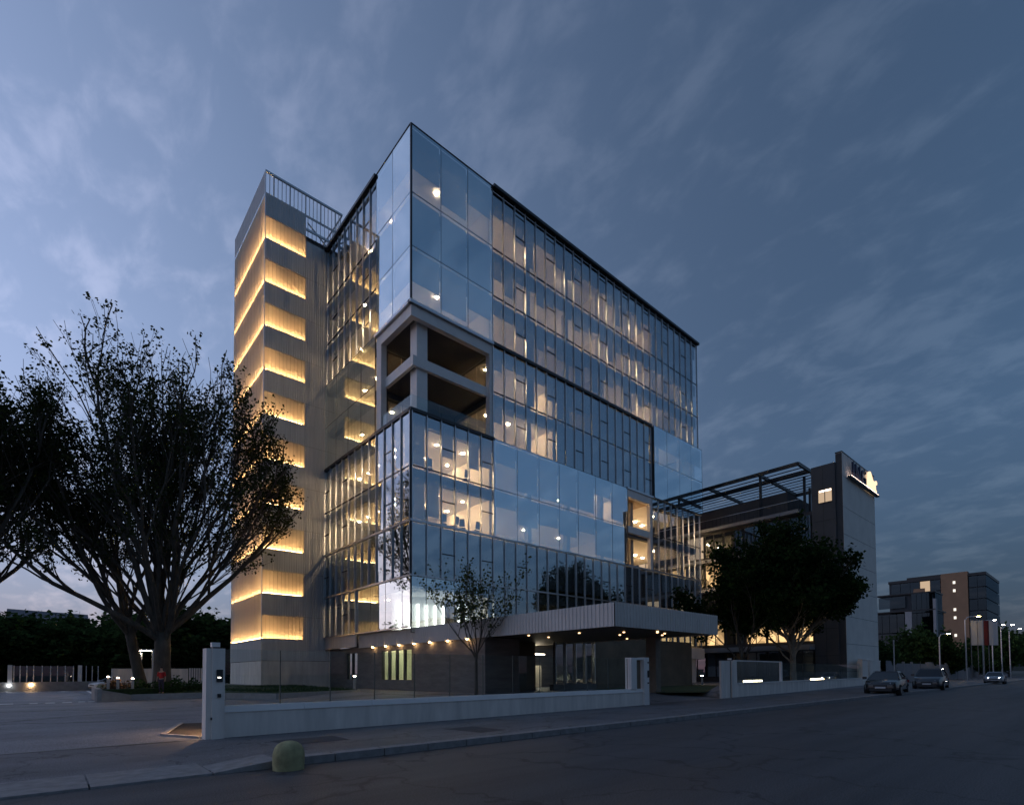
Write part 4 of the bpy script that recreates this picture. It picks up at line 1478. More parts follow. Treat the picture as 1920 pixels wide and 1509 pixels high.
# entrance pillar with intercom
ep = thing('gate_pillar', 'white entrance pillar with black intercom beside the car entrance', 'pillar', (2.94, 14.52, 0))
MB().box(0, .12, .06, .46, 0, 2.24).box(.12, .40, 0, .5, 0, 2.24).build('pillar_body', M_WALLW, ep)
MB().box(.21, .345, -.03, 0, 1.42, 1.72).build('intercom', M_DARK, ep)
MB().box(.24, .30, -.036, -.03, 1.515, 1.535).build('intercom_light', lamp_mat('intercom_light', (1, .95, .85), 5), ep)
MB().box(.235, .31, -.035, 0, 1.04, 1.13).build('key_switch', M_DARK, ep)
MB().box(.10, .13, .0, .05, .50, .56).build('photocell', M_DARK, ep)
bl = thing('beacon_lamp', 'small square white lamp on top of the entrance pillar', 'lamp', (3.16, 14.72, 2.24))
MB().box(-.09, .09, -.09, .09, .04, .15).build('lamp_body', M_WHITE, bl)
MB().box(-.06, .06, -.07, .07, 0, .04).build('lamp_base', M_DARK, bl)
# right end of the low wall: white frame with slot
pg = thing('pedestrian_gate', 'white framed narrow gate at the right end of the low wall', 'gate', (20.42, 14.82, 0))
MB().box(0, .42, .05, .4, WT, 2.28).build('gate_post', M_WHITE, pg)
MB().box(.95, 1.34, .0, .42, 0, 2.30).build('gate_post', M_WHITE, pg)
MB().box(.42, .95, .05, .4, 2.18, 2.28).build('lintel', M_WHITE, pg)
MB().box(.44, .9, .18, .22, WT, 2.17).build('slot_panel', M_BROWN, pg)
MB().box(1.20, 1.30, -.04, 0, 1.35, 1.68).build('intercom', M_DARK, pg)
MB().box(1.22, 1.28, -.03, 0, 2.02, 2.1).build('camera_eye', M_DARK, pg)
MB().box(1.2, 1.28, -.03, 0, 1.05, 1.12).build('key_switch', M_DARK, pg)
# sliding gate leaf and right wall
sg = thing('sliding_gate', 'white sliding gate leaf standing open at the right of the pedestrian opening', 'gate', (29.8, 15.35, 0))
MB().box(0, 1.1, 0, .12, 0.03, 2.25).build('gate_leaf', M_WALLW, sg)
MB().box(1.1, 1.2, 0, .14, 0, 2.25).build('gate_edge', M_DARK, sg)
rw = thing('street_wall', 'white wall right of the gate with frosted glass screen and clear panes', 'wall', (31.3, 15.5, 0), math.atan2(1.55, 31.0))
RL = 31.0
MB().box(0, .75, -.05, .40, 0, 2.28).build('gate_post', M_WALLW, rw)
MB().box(.75, RL, 0, .28, 0, .82).build('wall_body', M_WALLW, rw)
MB().box(.7, RL, -.04, .32, .82, .90).build('coping', M_WHITE, rw)
M_FROST = glass_mat('frosted_glass', .12, (.42, .50, .52), (.75, .9, .95), .25)
for i in range(4):
    MB().box(.78 + i * 1.85, .78 + (i + 1) * 1.85 - .03, .10, .13, .9, 2.25).build('frosted_pane', M_FROST, rw)
MB().box(.75, 8.7, .05, .2, 2.25, 2.32).box(8.55, 8.75, .05, .2, .9, 2.25).build('screen_frame', M_WHITE, rw)
for i in range(10):
    MB().box(8.9 + i * 2.2, 8.9 + (i + 1) * 2.2 - .03, .10, .12, .9, 2.2).build('glass_pane', M_GRAIL, rw)
MB().box(RL - .3, RL, -.05, .4, 0, 2.6).build('end_post', M_WALLW, rw)
for (x, nm) in ((31.55, 'small square white lamp on top of the pillar right of the sliding gate'),):
    bl2 = copy_tree(bl, (x, 15.7, 2.28), 0, nm)
# wall lamps inside
lb = thing('light_bench', 'low bench-like strip light glowing behind the frosted screen', 'light strip', (40.2, 19.0, 0))
MB().box(0, 3.4, 0, .5, .35, .95).build('body', M_CONC, lb)
MB().box(.1, 3.3, -.06, -.01, .80, .92).build('light', lamp_mat('bench_light', (1, .74, .45), 9), lb)
lb2 = copy_tree(lb, (52.6, 18.6, .0), 0, 'low bench-like strip light glowing behind the clear panes at right')
# white walls beyond
for (x0, y0, x1, y1, lab) in ((62.6, 17.2, 67.5, 18.0, 'plain white wall panel left of the thin pole, behind the first parked car'), (68.3, 18.0, 77.0, 19.2, 'plain white wall panel right of the thin pole')):
    ww = thing('wall_panel', lab, 'wall', (x0, y0, 0), math.atan2(y1 - y0, x1 - x0), 'white wall panels beyond the glass wall')
    ln_ = math.hypot(x1 - x0, y1 - y0)
    MB().box(0, ln_, 0, .3, 0, 2.75).build('wall_body', M_WALLW, ww)
    MB().box(0, ln_, -.05, .35, 2.75, 2.85).build('coping', M_WHITE, ww)
sp = thing('street_pole', 'thin grey pole before the white wall behind the parked cars', 'pole', (76.2, 17.6, 0))
MB().tube([(0, 0, 0), (0, 0, 5.3)], .07, 8).build('pole', M_ALU, sp)
MB().box(-.2, .2, -.2, .2, 0, .1).build('foot', M_CONC, sp)
# far grey metal fence
ff = thing('metal_fence', 'long grey sheet metal fence along the far end of the street', 'fence', (80, 19.4, 0), math.atan2(-1.4, 100))
for i in range(24):
    ribbed([(i * 4.2, 0), (i * 4.2 + 3.9, 0)], .1, 2.6 if i % 5 else 2.9, .35, .05).build('fence_panel', mat('fence_metal', (.27, .28, .31), .5, .3, .1), ff)
    MB().box(i * 4.2 + 3.9, i * 4.2 + 4.2, -.06, .2, 0, 2.85).build('post', M_CONC if i % 3 else M_DARK, ff)

# concrete dome bollard at the kerb
db = MB()
prof = [(.0, .25), (.22, .255), (.28, .25), (.35, .23), (.41, .19), (.45, .135), (.475, .06), (.48, 0.01)]
nn_ = 28
for (z, r_) in prof:
    for k in range(nn_):
        db.v.append((r_ * math.cos(2 * math.pi * k / nn_), r_ * math.sin(2 * math.pi * k / nn_), z))
for i in range(len(prof) - 1):
    for k in range(nn_):
        a, c = i * nn_ + k, i * nn_ + (k + 1) % nn_
        db.f.append((a, c, c + nn_, a + nn_))
db.f.append(tuple((len(prof) - 1) * nn_ + k for k in range(nn_)))
o = db.build('dome_bollard', mat('mossy_concrete', (.34, .32, .17), .9, 0, .3, 5, .5, 40), None, smooth=True)
o.location = (3.12, 9.28, 0)
tag(o, 'squat dome-topped concrete bollard at the kerb edge', 'bollard')

# ================================================================== NEIGHBOURING BLOCK
nb_ = thing('neighbouring_block', 'dark grey office block with roof pergola and pale sign tower', 'office building', (61.56, 18.3, 0))
NBX, NBY = 61.56, 18.3
M_NB = mat('dark_render', (.085, .085, .088), .8, 0, .12, .6)
M_NBL = mat('light_panel', (.74, .71, .66), .7, 0, .07, .7)
M_NBS = mat('balcony_edge', (.30, .31, .33), .6, 0, .08)
Y_S, Y_E = 2.9, 31.0
MB().box(.8, 10.6, Y_S, Y_E, 0, 19.0).build('wall', M_NB, nb_)
MB().box(3.0, 10.4, 6.5, Y_E, 19.3, 22.4).build('roof_house', M_NB, nb_)
for z in (19.3, 15.46, 11.78, 7.97, 4.49):
    MB().box(-.15, .9, Y_S + (1.2 if z > 19 else 0), Y_E, z - .38, z).build('balcony_slab', M_NBS, nb_)
# windows per storey, some lit
def lit_mat(name, color, strength):
    m = lamp_mat(name, color, strength)
    t_ = m.node_tree
    e_ = [n for n in t_.nodes if n.type == 'EMISSION'][0]
    g_ = t_.nodes.new('ShaderNodeNewGeometry')
    mp_ = t_.nodes.new('ShaderNodeMapping')
    mp_.inputs['Scale'].default_value = (1, 1.1, .7)
    nz_ = t_.nodes.new('ShaderNodeTexVoronoi')
    nz_.inputs['Scale'].default_value = 1.3
    mr_ = t_.nodes.new('ShaderNodeMapRange')
    mr_.inputs[3].default_value = strength * .15
    mr_.inputs[4].default_value = strength * 1.5
    t_.links.new(g_.outputs['Position'], mp_.inputs[0])
    t_.links.new(mp_.outputs[0], nz_.inputs[0])
    sp_ = t_.nodes.new('ShaderNodeSeparateColor')
    t_.links.new(nz_.outputs['Color'], sp_.inputs[0])
    t_.links.new(sp_.outputs[0], mr_.inputs[0])
    t_.links.new(mr_.outputs[0], e_.inputs[1])
    return m



LW1 = lit_mat('lit_office', (1, .62, .28), .30)
LW2 = lamp_mat('dim_office', (1, .72, .48), .16)
for s_, (zb, zt) in enumerate(((15.9, 18.6), (12.2, 14.9), (8.4, 11.2), (4.9, 7.4), (1.0, 4.0))):
    for i in range(11):
        y0 = Y_S + .4 + i * 2.5
        lit = {3: LW1 if i < 9 and i % 4 != 3 else None, 2: LW2 if i in (0, 2) else None, 1: LW1 if i in (6, 7, 8, 9, 4) else None, 0: LW2 if i in (5, 8) else None}.get(s_)
        w_ = MB().box(.70, .78, y0, y0 + 2.2, zb, zt).build('window', M_GLOW if not lit else lit, nb_)
        MB().box(.64, .80, y0 + 1.05, y0 + 1.15, zb, zt).box(.64, .80, y0 - .06, y0 + .0, zb, zt).build('frame', M_DARK, w_)
# terrace railing
MB().box(-.1, -.05, Y_S + 1.2, Y_E, 20.3, 20.36).build('railing', M_ALU, nb_)
for i in range(56):
    y0 = Y_S + 1.2 + i * .5
    MB().box(-.09, -.06, y0, y0 + .03, 19.3, 20.3).build('baluster', M_DARK, nb_)
# pergola
PZ = 24.4
for yy in (4.1, 8.4, 14.5, 21.5, 28.5):
    MB().box(-.2, 11.0, yy - .12, yy + .12, PZ - .35, PZ).build('pergola_beam', M_DARK, nb_)
for xx in (-.2, 3.2, 10.8):
    MB().box(xx - .1, xx + .1, 4.1, 30, PZ - .38, PZ + .02).build('pergola_beam', M_DARK, nb_)
for i in range(10):
    xx = .45 + i * 1.04
    MB().box(xx, xx + (.22 if i % 3 else .10), 4.2, 30, PZ - .12, PZ - .07).build('pergola_slat', mat('pergola_metal', (.12, .13, .15), .5, .4, .1), nb_)
for (xx, yy) in ((.3, 8.4), (.3, 21.5), (4, 5), (8.5, 6)):
    MB().box(xx - .12, xx + .12, yy - .12, yy + .12, 19.3, PZ - .38).build('pergola_post', M_DARK, nb_)
# sign tower
MB().box(0, 11.0, .62, 2.9, 0, 23.4).build('tower_wall', mat('tower_dark', (.085, .09, .10), .7, 0, .1, .5), nb_)
for z in np.arange(3.2, 23, 2.85):
    MB().box(-.012, 0.02, .64, 2.88, z, z + .04).build('panel_joint', M_DARK, nb_)
MB().box(-.012, .02, 1.75, 1.78, .2, 23.3).build('panel_joint', M_DARK, nb_)
zj = [24.36 - 2.85 * i for i in range(9)] + [0]
zj[1] = 21.9
for za, zb in zip(zj[1:], zj[:-1]):
    MB().box(.3, 11.3, 0, .6, za + .02, zb - .02).build('tower_panel', M_NBL, nb_)
MB().box(.28, 11.32, .03, .62, .1, 24.3).build('tower_backing', M_NB, nb_)
MB().box(.25, 11.35, -.02, .65, 24.37, 24.47).build('coping', M_DARK, nb_)
w_ = MB().box(-.05, 0.0, .95, 2.2, 19.4, 20.75).build('window', LW2, nb_)
MB().box(-.09, -.05, 1.55, 1.62, 19.4, 20.75).box(-.09, -.05, .90, 2.25, 20.75, 20.82).box(-.09, -.05, .90, 2.25, 19.33, 19.4).build('frame', M_DARK, w_)
MB().box(-.06, -.05, 1.0, 2.1, 20.55, 20.68).build('light_tube', lamp_mat('stair_tube', (1, .85, .7), 3), w_)
# illuminated name sign
sgn = thing('building_sign', 'dark letters and glowing crouching emblem above a lit ledge on the sign tower', 'sign', (NBX + 2.0, NBY - .05, 22.1))
MB().box(-.4, 9.6, -.38, -.05, -.16, .02).build('ledge', M_DARK, sgn)
MB().box(-.3, 9.5, -.36, -.30, .021, .06).build('light_strip', lamp_mat('sign_strip', (1, .72, .58), 3.5), sgn)
for (ch, xx, sc_) in (('I', .5, 2.05), ('N', 1.35, 2.05), ('G', 3.45, 2.05)):
    fc = bpy.data.curves.new('letter', 'FONT')
    fc.body = ch
    fc.size = 2.35
    fc.extrude = .10
    fc.materials.append(mat('navy_letter', (.012, .018, .06), .4, 0, .1))
    tmp = bpy.data.objects.new('letter_curve', fc)
    COL.objects.link(tmp)
    bpy.context.view_layer.update()
    lm_ = bpy.data.meshes.new_from_object(tmp.evaluated_get(bpy.context.evaluated_depsgraph_get()))
    bpy.data.objects.remove(tmp)
    fo = bpy.data.objects.new('letter', lm_)
    COL.objects.link(fo)
    fo.parent = sgn
    fo.rotation_euler = (math.pi / 2, 0, 0)
    fo.location = (xx, -.22, .14)
# crouching animal emblem, lit
lion = [(0, 0), (3.0, 0), (3.05, .25), (2.75, .35), (2.7, .9), (2.85, 1.05), (3.2, 1.0), (3.3, 1.25), (3.0, 1.45), (2.6, 1.35), (2.3, 1.1), (1.7, 1.25), (1.2, 1.75), (.85, 2.0), (.45, 1.95), (.25, 1.65), (.3, 1.3), (.1, 1.1), (.15, .6), (-.1, .3)]
lb_ = MB()
o0 = len(lb_.v)
lb_.v += [(x + 5.9, -.30, z + .15) for x, z in lion] + [(x + 5.9, -.10, z + .15) for x, z in lion]
nl = len(lion)
lb_.f.append(tuple(range(nl)))
lb_.f.append(tuple(range(2 * nl - 1, nl - 1, -1)))
for i in range(nl):
    j = (i + 1) % nl
    lb_.f.append((i, i + nl, j + nl, j))
lb_.build('emblem', lamp_mat('emblem_light', (1, .72, .46), .40), sgn)

# entrance canopy/plinth of the neighbour
MB().box(-1.5, .8, Y_S, 24, 3.9, 4.2).build('entrance_slab', M_NBS, nb_)

# ================================================================== FAR GLASS COMPLEX
M_FG = glass_mat('far_glass', .12, (.10, .13, .15), (.26, .33, .40), .02)
fb = thing('far_office_block', 'distant seven-storey glass block with a brown stone stair shaft', 'office building', (251.97, 30.2, 0))
MB().box(.4, 32, .4, 29, 0, 35.8).build('core', mat('far_core', (.04, .05, .06), .8, 0, .1), fb)
MB().box(-.1, 32.6, -.1, 29.2, 35.9, 36.9).build('roof', M_DARK, fb)
MB().box(4, 26, 6, 24, 36.9, 38.2).build('roof_plant', M_DARK, fb)
for r_ in range(8):
    z0 = 2 + r_ * 4.25
    for i in range(2):
        y0 = .1 + i * 2.3
        MB().box(0, .12, y0, y0 + 2.2, z0, z0 + 3.9).build('window', M_FG, fb)
    for i in range(5):
        y0 = 12.9 + i * 3.1
        MB().box(0, .12, y0, y0 + 2.95, z0, z0 + 3.9).build('window', M_FG if not (r_ == 7 and i == 1) else LW2, fb)
    for i in range(9):
        x0 = .2 + i * 3.55
        MB().box(x0, x0 + 3.4, -.02, .1, z0, z0 + 3.9).build('window', M_FG, fb)
MB().box(-.6, 3, 4.9, 12.6, 0, 37.6).build('stair_shaft', mat('brown_stone', (.34, .21, .13), .9, 0, .1, .3), fb)
for z in (33.5, 30.5, 23.5, 20.5, 14.0):
    MB().box(-.68, -.58, 8.4, 9.1, z, z + 1.0).build('slit_window', lamp_mat('slit_light', (1, .95, .85), .35), fb)
MB().box(-.5, .5, 17.5, 21.0, 29.5, 33.0).build('stone_panel', MATS['brown_stone'], fb)

gb = thing('glass_pavilion_block', 'nearer low glass block with pale pillars before the distant brown shaft', 'office building', (163.09, 29.06, 0))
MB().box(.4, 12, .4, 16, 0, 16.6).box(.4, 9, .4, 9, 0, 20.8).build('core', MATS['far_core'], gb)
for r_ in range(4):
    z0 = 1 + r_ * 5.0
    for i in range(4):
        y0 = .5 + i * 1.05
        MB().box(0, .1, y0, y0 + .98, z0, z0 + 4.85).build('window', M_FG, gb)
    if r_ < 3:
        for i in range(6):
            y0 = 6.2 + i * 1.6
            MB().box(0, .1, y0, y0 + 1.5, z0 + .3, z0 + 5.0).build('window', M_FG, gb)
    for i in range(4):
        MB().box(.6 + i * 2, .6 + i * 2 + 1.9, 0, .1, z0, z0 + 4.85).build('window', M_FG, gb)
MB().box(0, .1, 5.9, 11.6, 17.5, 20.4).build('window', M_FG, gb)
MB().box(-.2, .5, 4.6, 6.0, 0, 16.4).box(-.1, 1.6, -.2, .35, 0, 19.2).build('pillar', M_NBS, gb)
MB().box(-.15, 12, -.15, 16, 16.45, 16.75).box(-.15, 9, -.15, 12, 20.8, 21.1).build('roof', M_DARK, gb)
MB().box(-.02, .06, 2.2, 2.7, 10.3, 11.2).build('lit_window', lamp_mat('cyan_light', (.7, .95, 1), 1.2), gb)
wb = thing('low_white_building', 'low white building behind dark shrubs at the foot of the glass block', 'building', (118, 27.5, 0))
MB().box(0, 10, 0, 6, 0, 5.0).build('wall', M_WALLW, wb)
MB().box(-.2, 10.2, -.2, 6.2, 5.0, 5.3).build('roof', M_NBS, wb)
for i in range(4):
    MB().box(-.05, .02, .5 + i * 1.4, 1.5 + i * 1.4, 5.35, 5.8).build('lit_window', LW1, wb)


# ================================================================== STREET LAMPS, FLAGS, FAR TREES
def street_lamp(loc, label, h=10.0, col=(1, .86, .66), s_=26.0, arm=1.3):
    t_ = thing('street_lamp', label, 'street lamp', loc, 0, 'street lamps along the far street')
    MB().tube([(0, 0, 0), (0, 0, h * .5), (0, 0, h - .5), (0, -.25 * arm, h - .08), (0, -arm, h)], [.11, .09, .07, .06, .05], 8).build('pole', M_ALU, t_)
    MB().box(-.12, .12, -arm - .6, -arm, h - .05, h + .05).build('lamp_head', M_ALU, t_)
    MB().box(-.09, .09, -arm - .5, -arm - .1, h - .10, h - .052).build('light', lamp_mat('street_light_%d' % int(col[2] * 100), col, s_), t_)


street_lamp((108.3, 15.6, 0), 'nearest tall street lamp glowing yellow beside the white banners', 10, (1, .66, .22), 46)
street_lamp((118.7, 14.9, 0), 'street lamp right behind the white banners')
street_lamp((132.7, 15.3, 0), 'first of the three small far street lamps right of the banners')
street_lamp((134.0, 14.2, 0), 'middle of the three small far street lamps right of the banners')
street_lamp((147.6, 14.4, 0), 'farthest of the three small street lamps right of the banners')
street_lamp((98.8, 17.2, 0), 'short yellow street lamp left of the banners', 7, (1, .66, .22), 30, .8)
flag_m = sheet_mat('banner_cloth', (.72, .70, .70), .35, 0)
for i, (x, y, lab) in enumerate(((110.9, 15.3, 'leftmost white banner, turned yellowish by the street lamp'), (111.7, 14.6, 'narrow white banner, second from the left'), (112.6, 14.0, 'dark red and white banner, third from the left'), (113.3, 13.5, 'rightmost wide white banner'))):
    t_ = thing('banner', lab, 'banner', (x, y, 0), R(-40), 'tall banners beside the far street')
    MB().tube([(0, 0, 0), (0, 0, 9.7)], .05, 6).build('pole', mat('flag_pole', (.2, .2, .21), .5, .3, .1), t_)
    fm = MB()
    wv = (1.5, .8, .9, 1.6)[i]
    nseg = 6
    for k in range(nseg + 1):
        u = k / nseg
        dy = .12 * math.sin(u * 5 + i)
        fm.v += [(.08 + u * wv, dy, 5.6), (.08 + u * wv, dy, 9.55), (.08 + u * wv, dy + .02, 5.6), (.08 + u * wv, dy + .02, 9.55)]
    for k in range(nseg):
        a = 4 * k
        fm.f += [(a, a + 4, a + 5, a + 1), (a + 2, a + 3, a + 7, a + 6), (a + 1, a + 5, a + 7, a + 3), (a, a + 2, a + 6, a + 4)]
    fm.build('cloth', flag_m if i != 2 else sheet_mat('red_cloth', (.25, .06, .06), .3, 0), t_)

limbs = [(2 * math.pi * i / 9 + rl.uniform(-.3, .3), rl.uniform(.1, 1.1), rl.uniform(2.6, 3.6), rl.uniform(.35, .5), rl.uniform(.2, 1)) for i in range(9)]
ft, _ = make_tree('roadside_tree', 'dark roadside tree left of the banners', (0, 0, 0), LEAF_HEDGE, group='trees along the far street',
                  seed=70, height=8, trunk_h=2.2, spread=.6, limbs=limbs, r0=.2, levels=3, leaf=.6, per=12, up=.2, leaf_r=1.0, twigs=(4, 5), crown_bot=.6)
for i, (x, y, s_, lab) in enumerate(((112, 22, 1.05, 'dark roadside tree left of the banners'), (104, 21.5, .9, 'smaller dark tree left of the short yellow lamp'), (118, 20, .95, 'dark tree behind the banners'),
                                      (150, 18, 1.2, 'dark tree behind the far street lamps'), (168, 16.5, 1.3, 'farthest dark tree at the right edge of the picture'), (136, 16.2, .65, 'bright green small tree under the far street lamps'), (185, 14, 1.4, 'tall dark tree by the right picture edge'), (82.5, 20.8, .62, 'dark bush tree behind the white wall, above the parked cars'))):
    o = ft if i == 0 else copy_tree(ft)
    o.location = (x, y, 0)
    o.rotation_euler = (0, 0, i * 1.7)
    o.scale = (s_, s_, s_)
    o['label'] = lab
hl = MB()
for i in range(41):
    a = -12 + i * 3.5
hill = MB()
npts = 60
for i in range(npts):
    az = R(60 + i * 1.2)
    d = 1500
    h = 30 + 18 * math.sin(i * .35) + 9 * math.sin(i * .9 + 1)
    hill.v += [(d * math.sin(az), d * math.cos(az), -5), ((d + 60) * math.sin(az), (d + 60) * math.cos(az), max(4, h)), ((d + 300) * math.sin(az), (d + 300) * math.cos(az), -5)]
for i in range(npts - 1):
    a = 3 * i
    hill.f += [(a, a + 3, a + 4, a + 1), (a + 1, a + 4, a + 5, a + 2)]
struct(hill.build('hills', mat('far_wood', (.03, .04, .035), .95, 0, .3, .02)))

# houses and a tree across the street (mirrored in the lowest glass rows)
for (x, y, w_, d_, h, lab) in ((24, -22, 16, 9, 14.5, 'flat-roofed house across the street, mirrored in the glass'), (52, -24, 14, 9, 11, 'lower house across the street, mirrored in the glass')):
    t_ = thing('street_house', lab, 'house', (x, y, 0))
    MB().box(0, w_, 0, d_, 0, h).build('wall', mat('house_wall', (.2, .19, .18), .9, 0, .1), t_)
    MB().box(-.3, w_ + .3, -.3, d_ + .3, h, h + .4).build('roof', M_DARK, t_)
    for r_ in range(3):
        for i in range(5):
            MB().box(1 + i * 2.6, 2.3 + i * 2.6, d_ - .02, d_ + .05, 2 + r_ * 3.3, 3.6 + r_ * 3.3).build('window', M_GLOW, t_)


# ================================================================== CARS
def car(label, loc, rz, paint, suv=False, lights=None, grp=None):
    """car pointing towards local -x"""
    t_ = thing('parked_car', label, 'car', loc, rz, grp)
    Lh, W, H = (2.3, .92, 1.62) if suv else (2.2, .89, 1.43)
    # stations: x, lower z, waist z, half width (front -> back)
    st = [(-Lh, .32, .62, .62), (-Lh + .12, .22, .74, .76), (-Lh + .45, .20, .84 + .08 * suv, .86), (-1.0, .20, .93 + .1 * suv, W), (-.2, .20, .97 + .1 * suv, W),
          (.9, .20, 1.0 + .1 * suv, W), (1.6, .22, 1.02 + .1 * suv, W - .02), (Lh - .15, .28, .98 + .1 * suv, .82), (Lh, .38, .85, .72)]
    bm_ = MB()
    n_ = 8
    for (x, zl, zw, hw) in st:
        zm = zl + (zw - zl) * .45
        ring = [(x, -hw * .80, zl), (x, -hw, zl + .14), (x, -hw * 1.0, zm), (x, -hw * .93, zw), (x, hw * .93, zw), (x, hw, zm), (x, hw, zl + .14), (x, hw * .80, zl)]
        bm_.v += ring
    for i in range(len(st) - 1):
        for k in range(n_):
            a, b__ = i * n_ + k, i * n_ + (k + 1) % n_
            bm_.f.append((a, b__, b__ + n_, a + n_))
    bm_.f.append(tuple(range(n_))[::-1])
    bm_.f.append(tuple((len(st) - 1) * n_ + k for k in range(n_)))
    body = bm_.build('body', paint, t_, smooth=True)
    md = body.modifiers.new('bevel', 'BEVEL')
    md.width = .05
    md.segments = 2
    zw = .95 + .1 * suv
    rf = H
    xw0, xr0, xr1, xw1 = (-1.05, -.40, 1.55, 2.05) if suv else (-1.15, -.25, 1.0, 1.85)
    gw, rw_ = W * .90, W * .70
    # roof
    MB().hexa([(xr0, -rw_, rf - .10), (xr1, -rw_, rf - .10), (xr1, rw_, rf - .10), (xr0, rw_, rf - .10), (xr0 + .1, -rw_ * .9, rf), (xr1 - .1, -rw_ * .9, rf), (xr1 - .1, rw_ * .9, rf), (xr0 + .1, rw_ * .9, rf)]).build('roof', paint, t_)
    gm = mat('car_glass', (.015, .018, .022), .05, 0, .05, spec=.8)
    MB().hexa([(xw0, -gw, zw - .05), (xw1, -gw, zw - .05), (xw1, gw, zw - .05), (xw0, gw, zw - .05), (xr0, -rw_ * .98, rf - .09), (xr1, -rw_ * .98, rf - .09), (xr1, rw_ * .98, rf - .09), (xr0, rw_ * .98, rf - .09)]).build('windows', gm, t_)
    for sgn_ in (-1, 1):
        for (xa, xb) in ((xw0, xr0), (xw1, xr1), ((xw0 + xw1) / 2, (xr0 + xr1) / 2)):
            MB().tube([(xa, sgn_ * (gw + .005), zw - .03), (xb, sgn_ * (rw_ + .0), rf - .08)], .035, 6).build('roof_pillar', paint, t_)
    for xx in (-1.38, 1.38):
        for sgn_ in (-1, 1):
            wr = .34 if suv else .32
            y0, y1 = sgn_ * (W - .20), sgn_ * (W + .02)
            w1 = MB().tube([(xx, min(y0, y1), wr), (xx, max(y0, y1), wr)], wr, 20).build('wheel', M_TYRE, t_)
            MB().tube([(xx, sgn_ * (W + .005), wr), (xx, sgn_ * (W + .035), wr)], wr * .62, 12).build('rim', M_RIM, w1)
    hm = lights or mat('headlamp_glass', (.5, .5, .52), .1, .3, .05)
    for sgn_ in (-1, 1):
        MB().hexa([(-Lh + .02, sgn_ * .50, .60), (-Lh + .40, sgn_ * .80, .62), (-Lh + .45, sgn_ * .80, .64), (-Lh + .06, sgn_ * .50, .62),
                   (-Lh + .08, sgn_ * .46, .74), (-Lh + .46, sgn_ * .78, .80), (-Lh + .50, sgn_ * .78, .81), (-Lh + .12, sgn_ * .46, .75)]).build('headlight', hm, t_)
        MB().box(Lh - .06, Lh + .01, sgn_ * .72 - .14, sgn_ * .72 + .1, .72, .88).build('tail_light', mat('tail_red', (.25, .02, .02), .2, 0, .05), t_)
        MB().box(xw0 + .1, xw0 + .3, sgn_ * (W + .1) - .1, sgn_ * (W + .1) + .1, zw, zw + .15).build('mirror', paint, t_)
    MB().box(-Lh - .015, -Lh + .06, -.34, .34, .50, .62).build('grille', M_DARK, t_)
    MB().box(-Lh - .03, -Lh + .05, -.55, .55, .26, .40).build('bumper_intake', M_DARK, t_)
    MB().box(-Lh - .04, -Lh + .02, -.26, .26, .42, .52).build('number_plate', mat('plate_white', (.6, .6, .62), .5, 0, .05), t_)
    return t_


P_BLACK = mat('black_car_paint', (.018, .02, .024), .25, .3, .1, 3, coat=1.0)
P_GREY = mat('dark_grey_car_paint', (.045, .048, .055), .28, .4, .1, 3, coat=1.0)
P_WHITE = mat('white_car_paint', (.62, .63, .65), .3, 0, .04, 3, coat=.8)
car('dark low saloon parked nearest at the right kerb, facing the viewer', (43.3, 10.45, 0), R(5), P_BLACK, False, None).scale = (1.1, 1.1, 1.1)
car('dark grey tall estate car parked behind the dark saloon', (56.6, 10.5, 0), R(4), P_GREY, True, None).scale = (1.1, 1.1, 1.1)
car('white car in the car park, only its front showing past the planter', (5.6, 70.5, 0), R(28), P_WHITE, False, None)
car('pale car far down the street with its headlights on', (84.5, 9.6, 0), R(3), mat('silver_car_paint', (.3, .31, .33), .3, .5, .05, 3, coat=.8), False, lamp_mat('headlight_on', (1, .93, .82), 40))

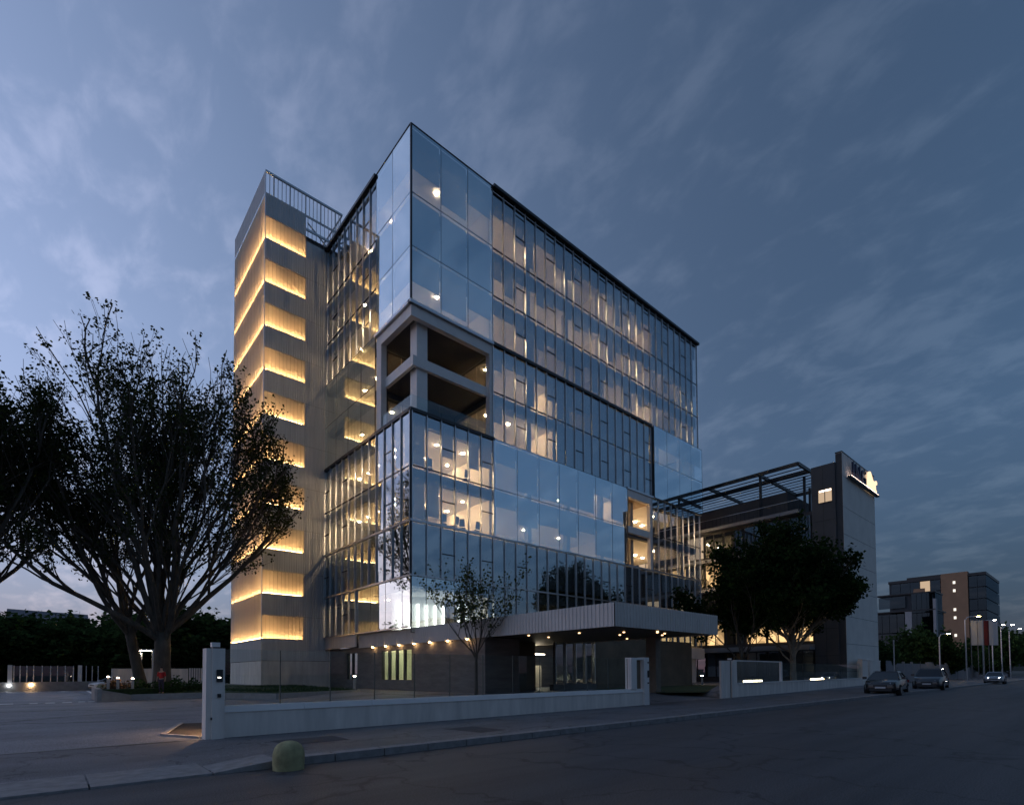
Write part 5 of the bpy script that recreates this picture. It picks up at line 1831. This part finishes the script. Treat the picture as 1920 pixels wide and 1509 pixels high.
# ================================================================== PERSON
def person(loc, rz):
    t_ = thing('person', 'person in a red top and dark trousers standing before the large tree', 'person', loc, rz)
    V = [(0, 0, .95), (0, 0, 1.12), (0, 0, 1.32), (0, .0, 1.45), (0, -.01, 1.53), (0, -.02, 1.63), (0, -.02, 1.73),
         (.17, 0, 1.40), (.24, .01, 1.12), (.25, -.06, .88), (.25, -.08, .80),
         (-.17, 0, 1.40), (-.24, .01, 1.12), (-.25, -.06, .88), (-.25, -.08, .80),
         (.09, 0, .88), (.10, -.02, .48), (.10, .02, .09), (.10, -.14, .04),
         (-.09, 0, .88), (-.11, .02, .48), (-.11, .07, .09), (-.11, -.09, .04)]
    E_ = [(0, 1), (1, 2), (2, 3), (3, 4), (4, 5), (5, 6), (3, 7), (7, 8), (8, 9), (9, 10), (3, 11), (11, 12), (12, 13), (13, 14), (0, 15), (15, 16), (16, 17), (17, 18), (0, 19), (19, 20), (20, 21), (21, 22)]
    rad = [.14, .13, .15, .10, .055, .085, .07, .06, .045, .035, .04, .06, .045, .035, .04, .085, .06, .042, .04, .085, .06, .042, .04]

    def skin(name, vs, es, rs, m, root=0):
        me = bpy.data.meshes.new(name)
        me.from_pydata(vs, es, [])
        o_ = link(name, me, t_)
        md_ = o_.modifiers.new('skin', 'SKIN')
        sv = me.skin_vertices[0].data if me.skin_vertices else None
        if sv is None:
            bm2 = bmesh.new()
            bm2.from_mesh(me)
            bm2.verts.layers.skin.verify()
            bm2.to_mesh(me)
            bm2.free()
            sv = me.skin_vertices[0].data
        for i_, r_ in enumerate(rs):
            sv[i_].radius = (r_, r_ * .85)
            sv[i_].use_root = (i_ == root)
        o_.modifiers.new('sub', 'SUBSURF').levels = 1
        o_.modifiers['sub'].render_levels = 1
        me.materials.append(m)
        return o_
    skin('body', V, E_, rad, mat('skin_tone', (.42, .27, .2), .6, 0, .05))
    # red top and trousers follow the body
    tv = [V[i] for i in (0, 1, 2, 3, 7, 8, 11, 12)]
    skin('red_top', tv, [(0, 1), (1, 2), (2, 3), (3, 4), (4, 5), (3, 6), (6, 7)], [.17, .16, .175, .12, .085, .065, .085, .065], mat('red_cloth_top', (.45, .02, .02), .8, 0, .1))
    lv = [V[i] for i in (0, 15, 16, 17, 19, 20, 21)]
    skin('trousers', lv, [(0, 1), (1, 2), (2, 3), (0, 4), (4, 5), (5, 6)], [.15, .10, .075, .06, .10, .075, .06], mat('dark_trousers', (.05, .04, .07), .8, 0, .1))
    hv = MB()
    for i_ in range(6):
        for k_ in range(10):
            th, ph = math.pi * .5 * i_ / 5, 2 * math.pi * k_ / 10
            hv.v.append((.10 * math.cos(th) * math.cos(ph), .01 + .11 * math.cos(th) * math.sin(ph), 1.68 + .12 * math.sin(th)))
    for i_ in range(5):
        for k_ in range(10):
            a = i_ * 10 + k_
            b__ = i_ * 10 + (k_ + 1) % 10
            hv.f.append((a, b__, b__ + 10, a + 10))
    hv.build('hair', mat('dark_hair', (.03, .02, .015), .7, 0, .1), t_, smooth=True)


person((5.75, 41.35, .36), R(-35))
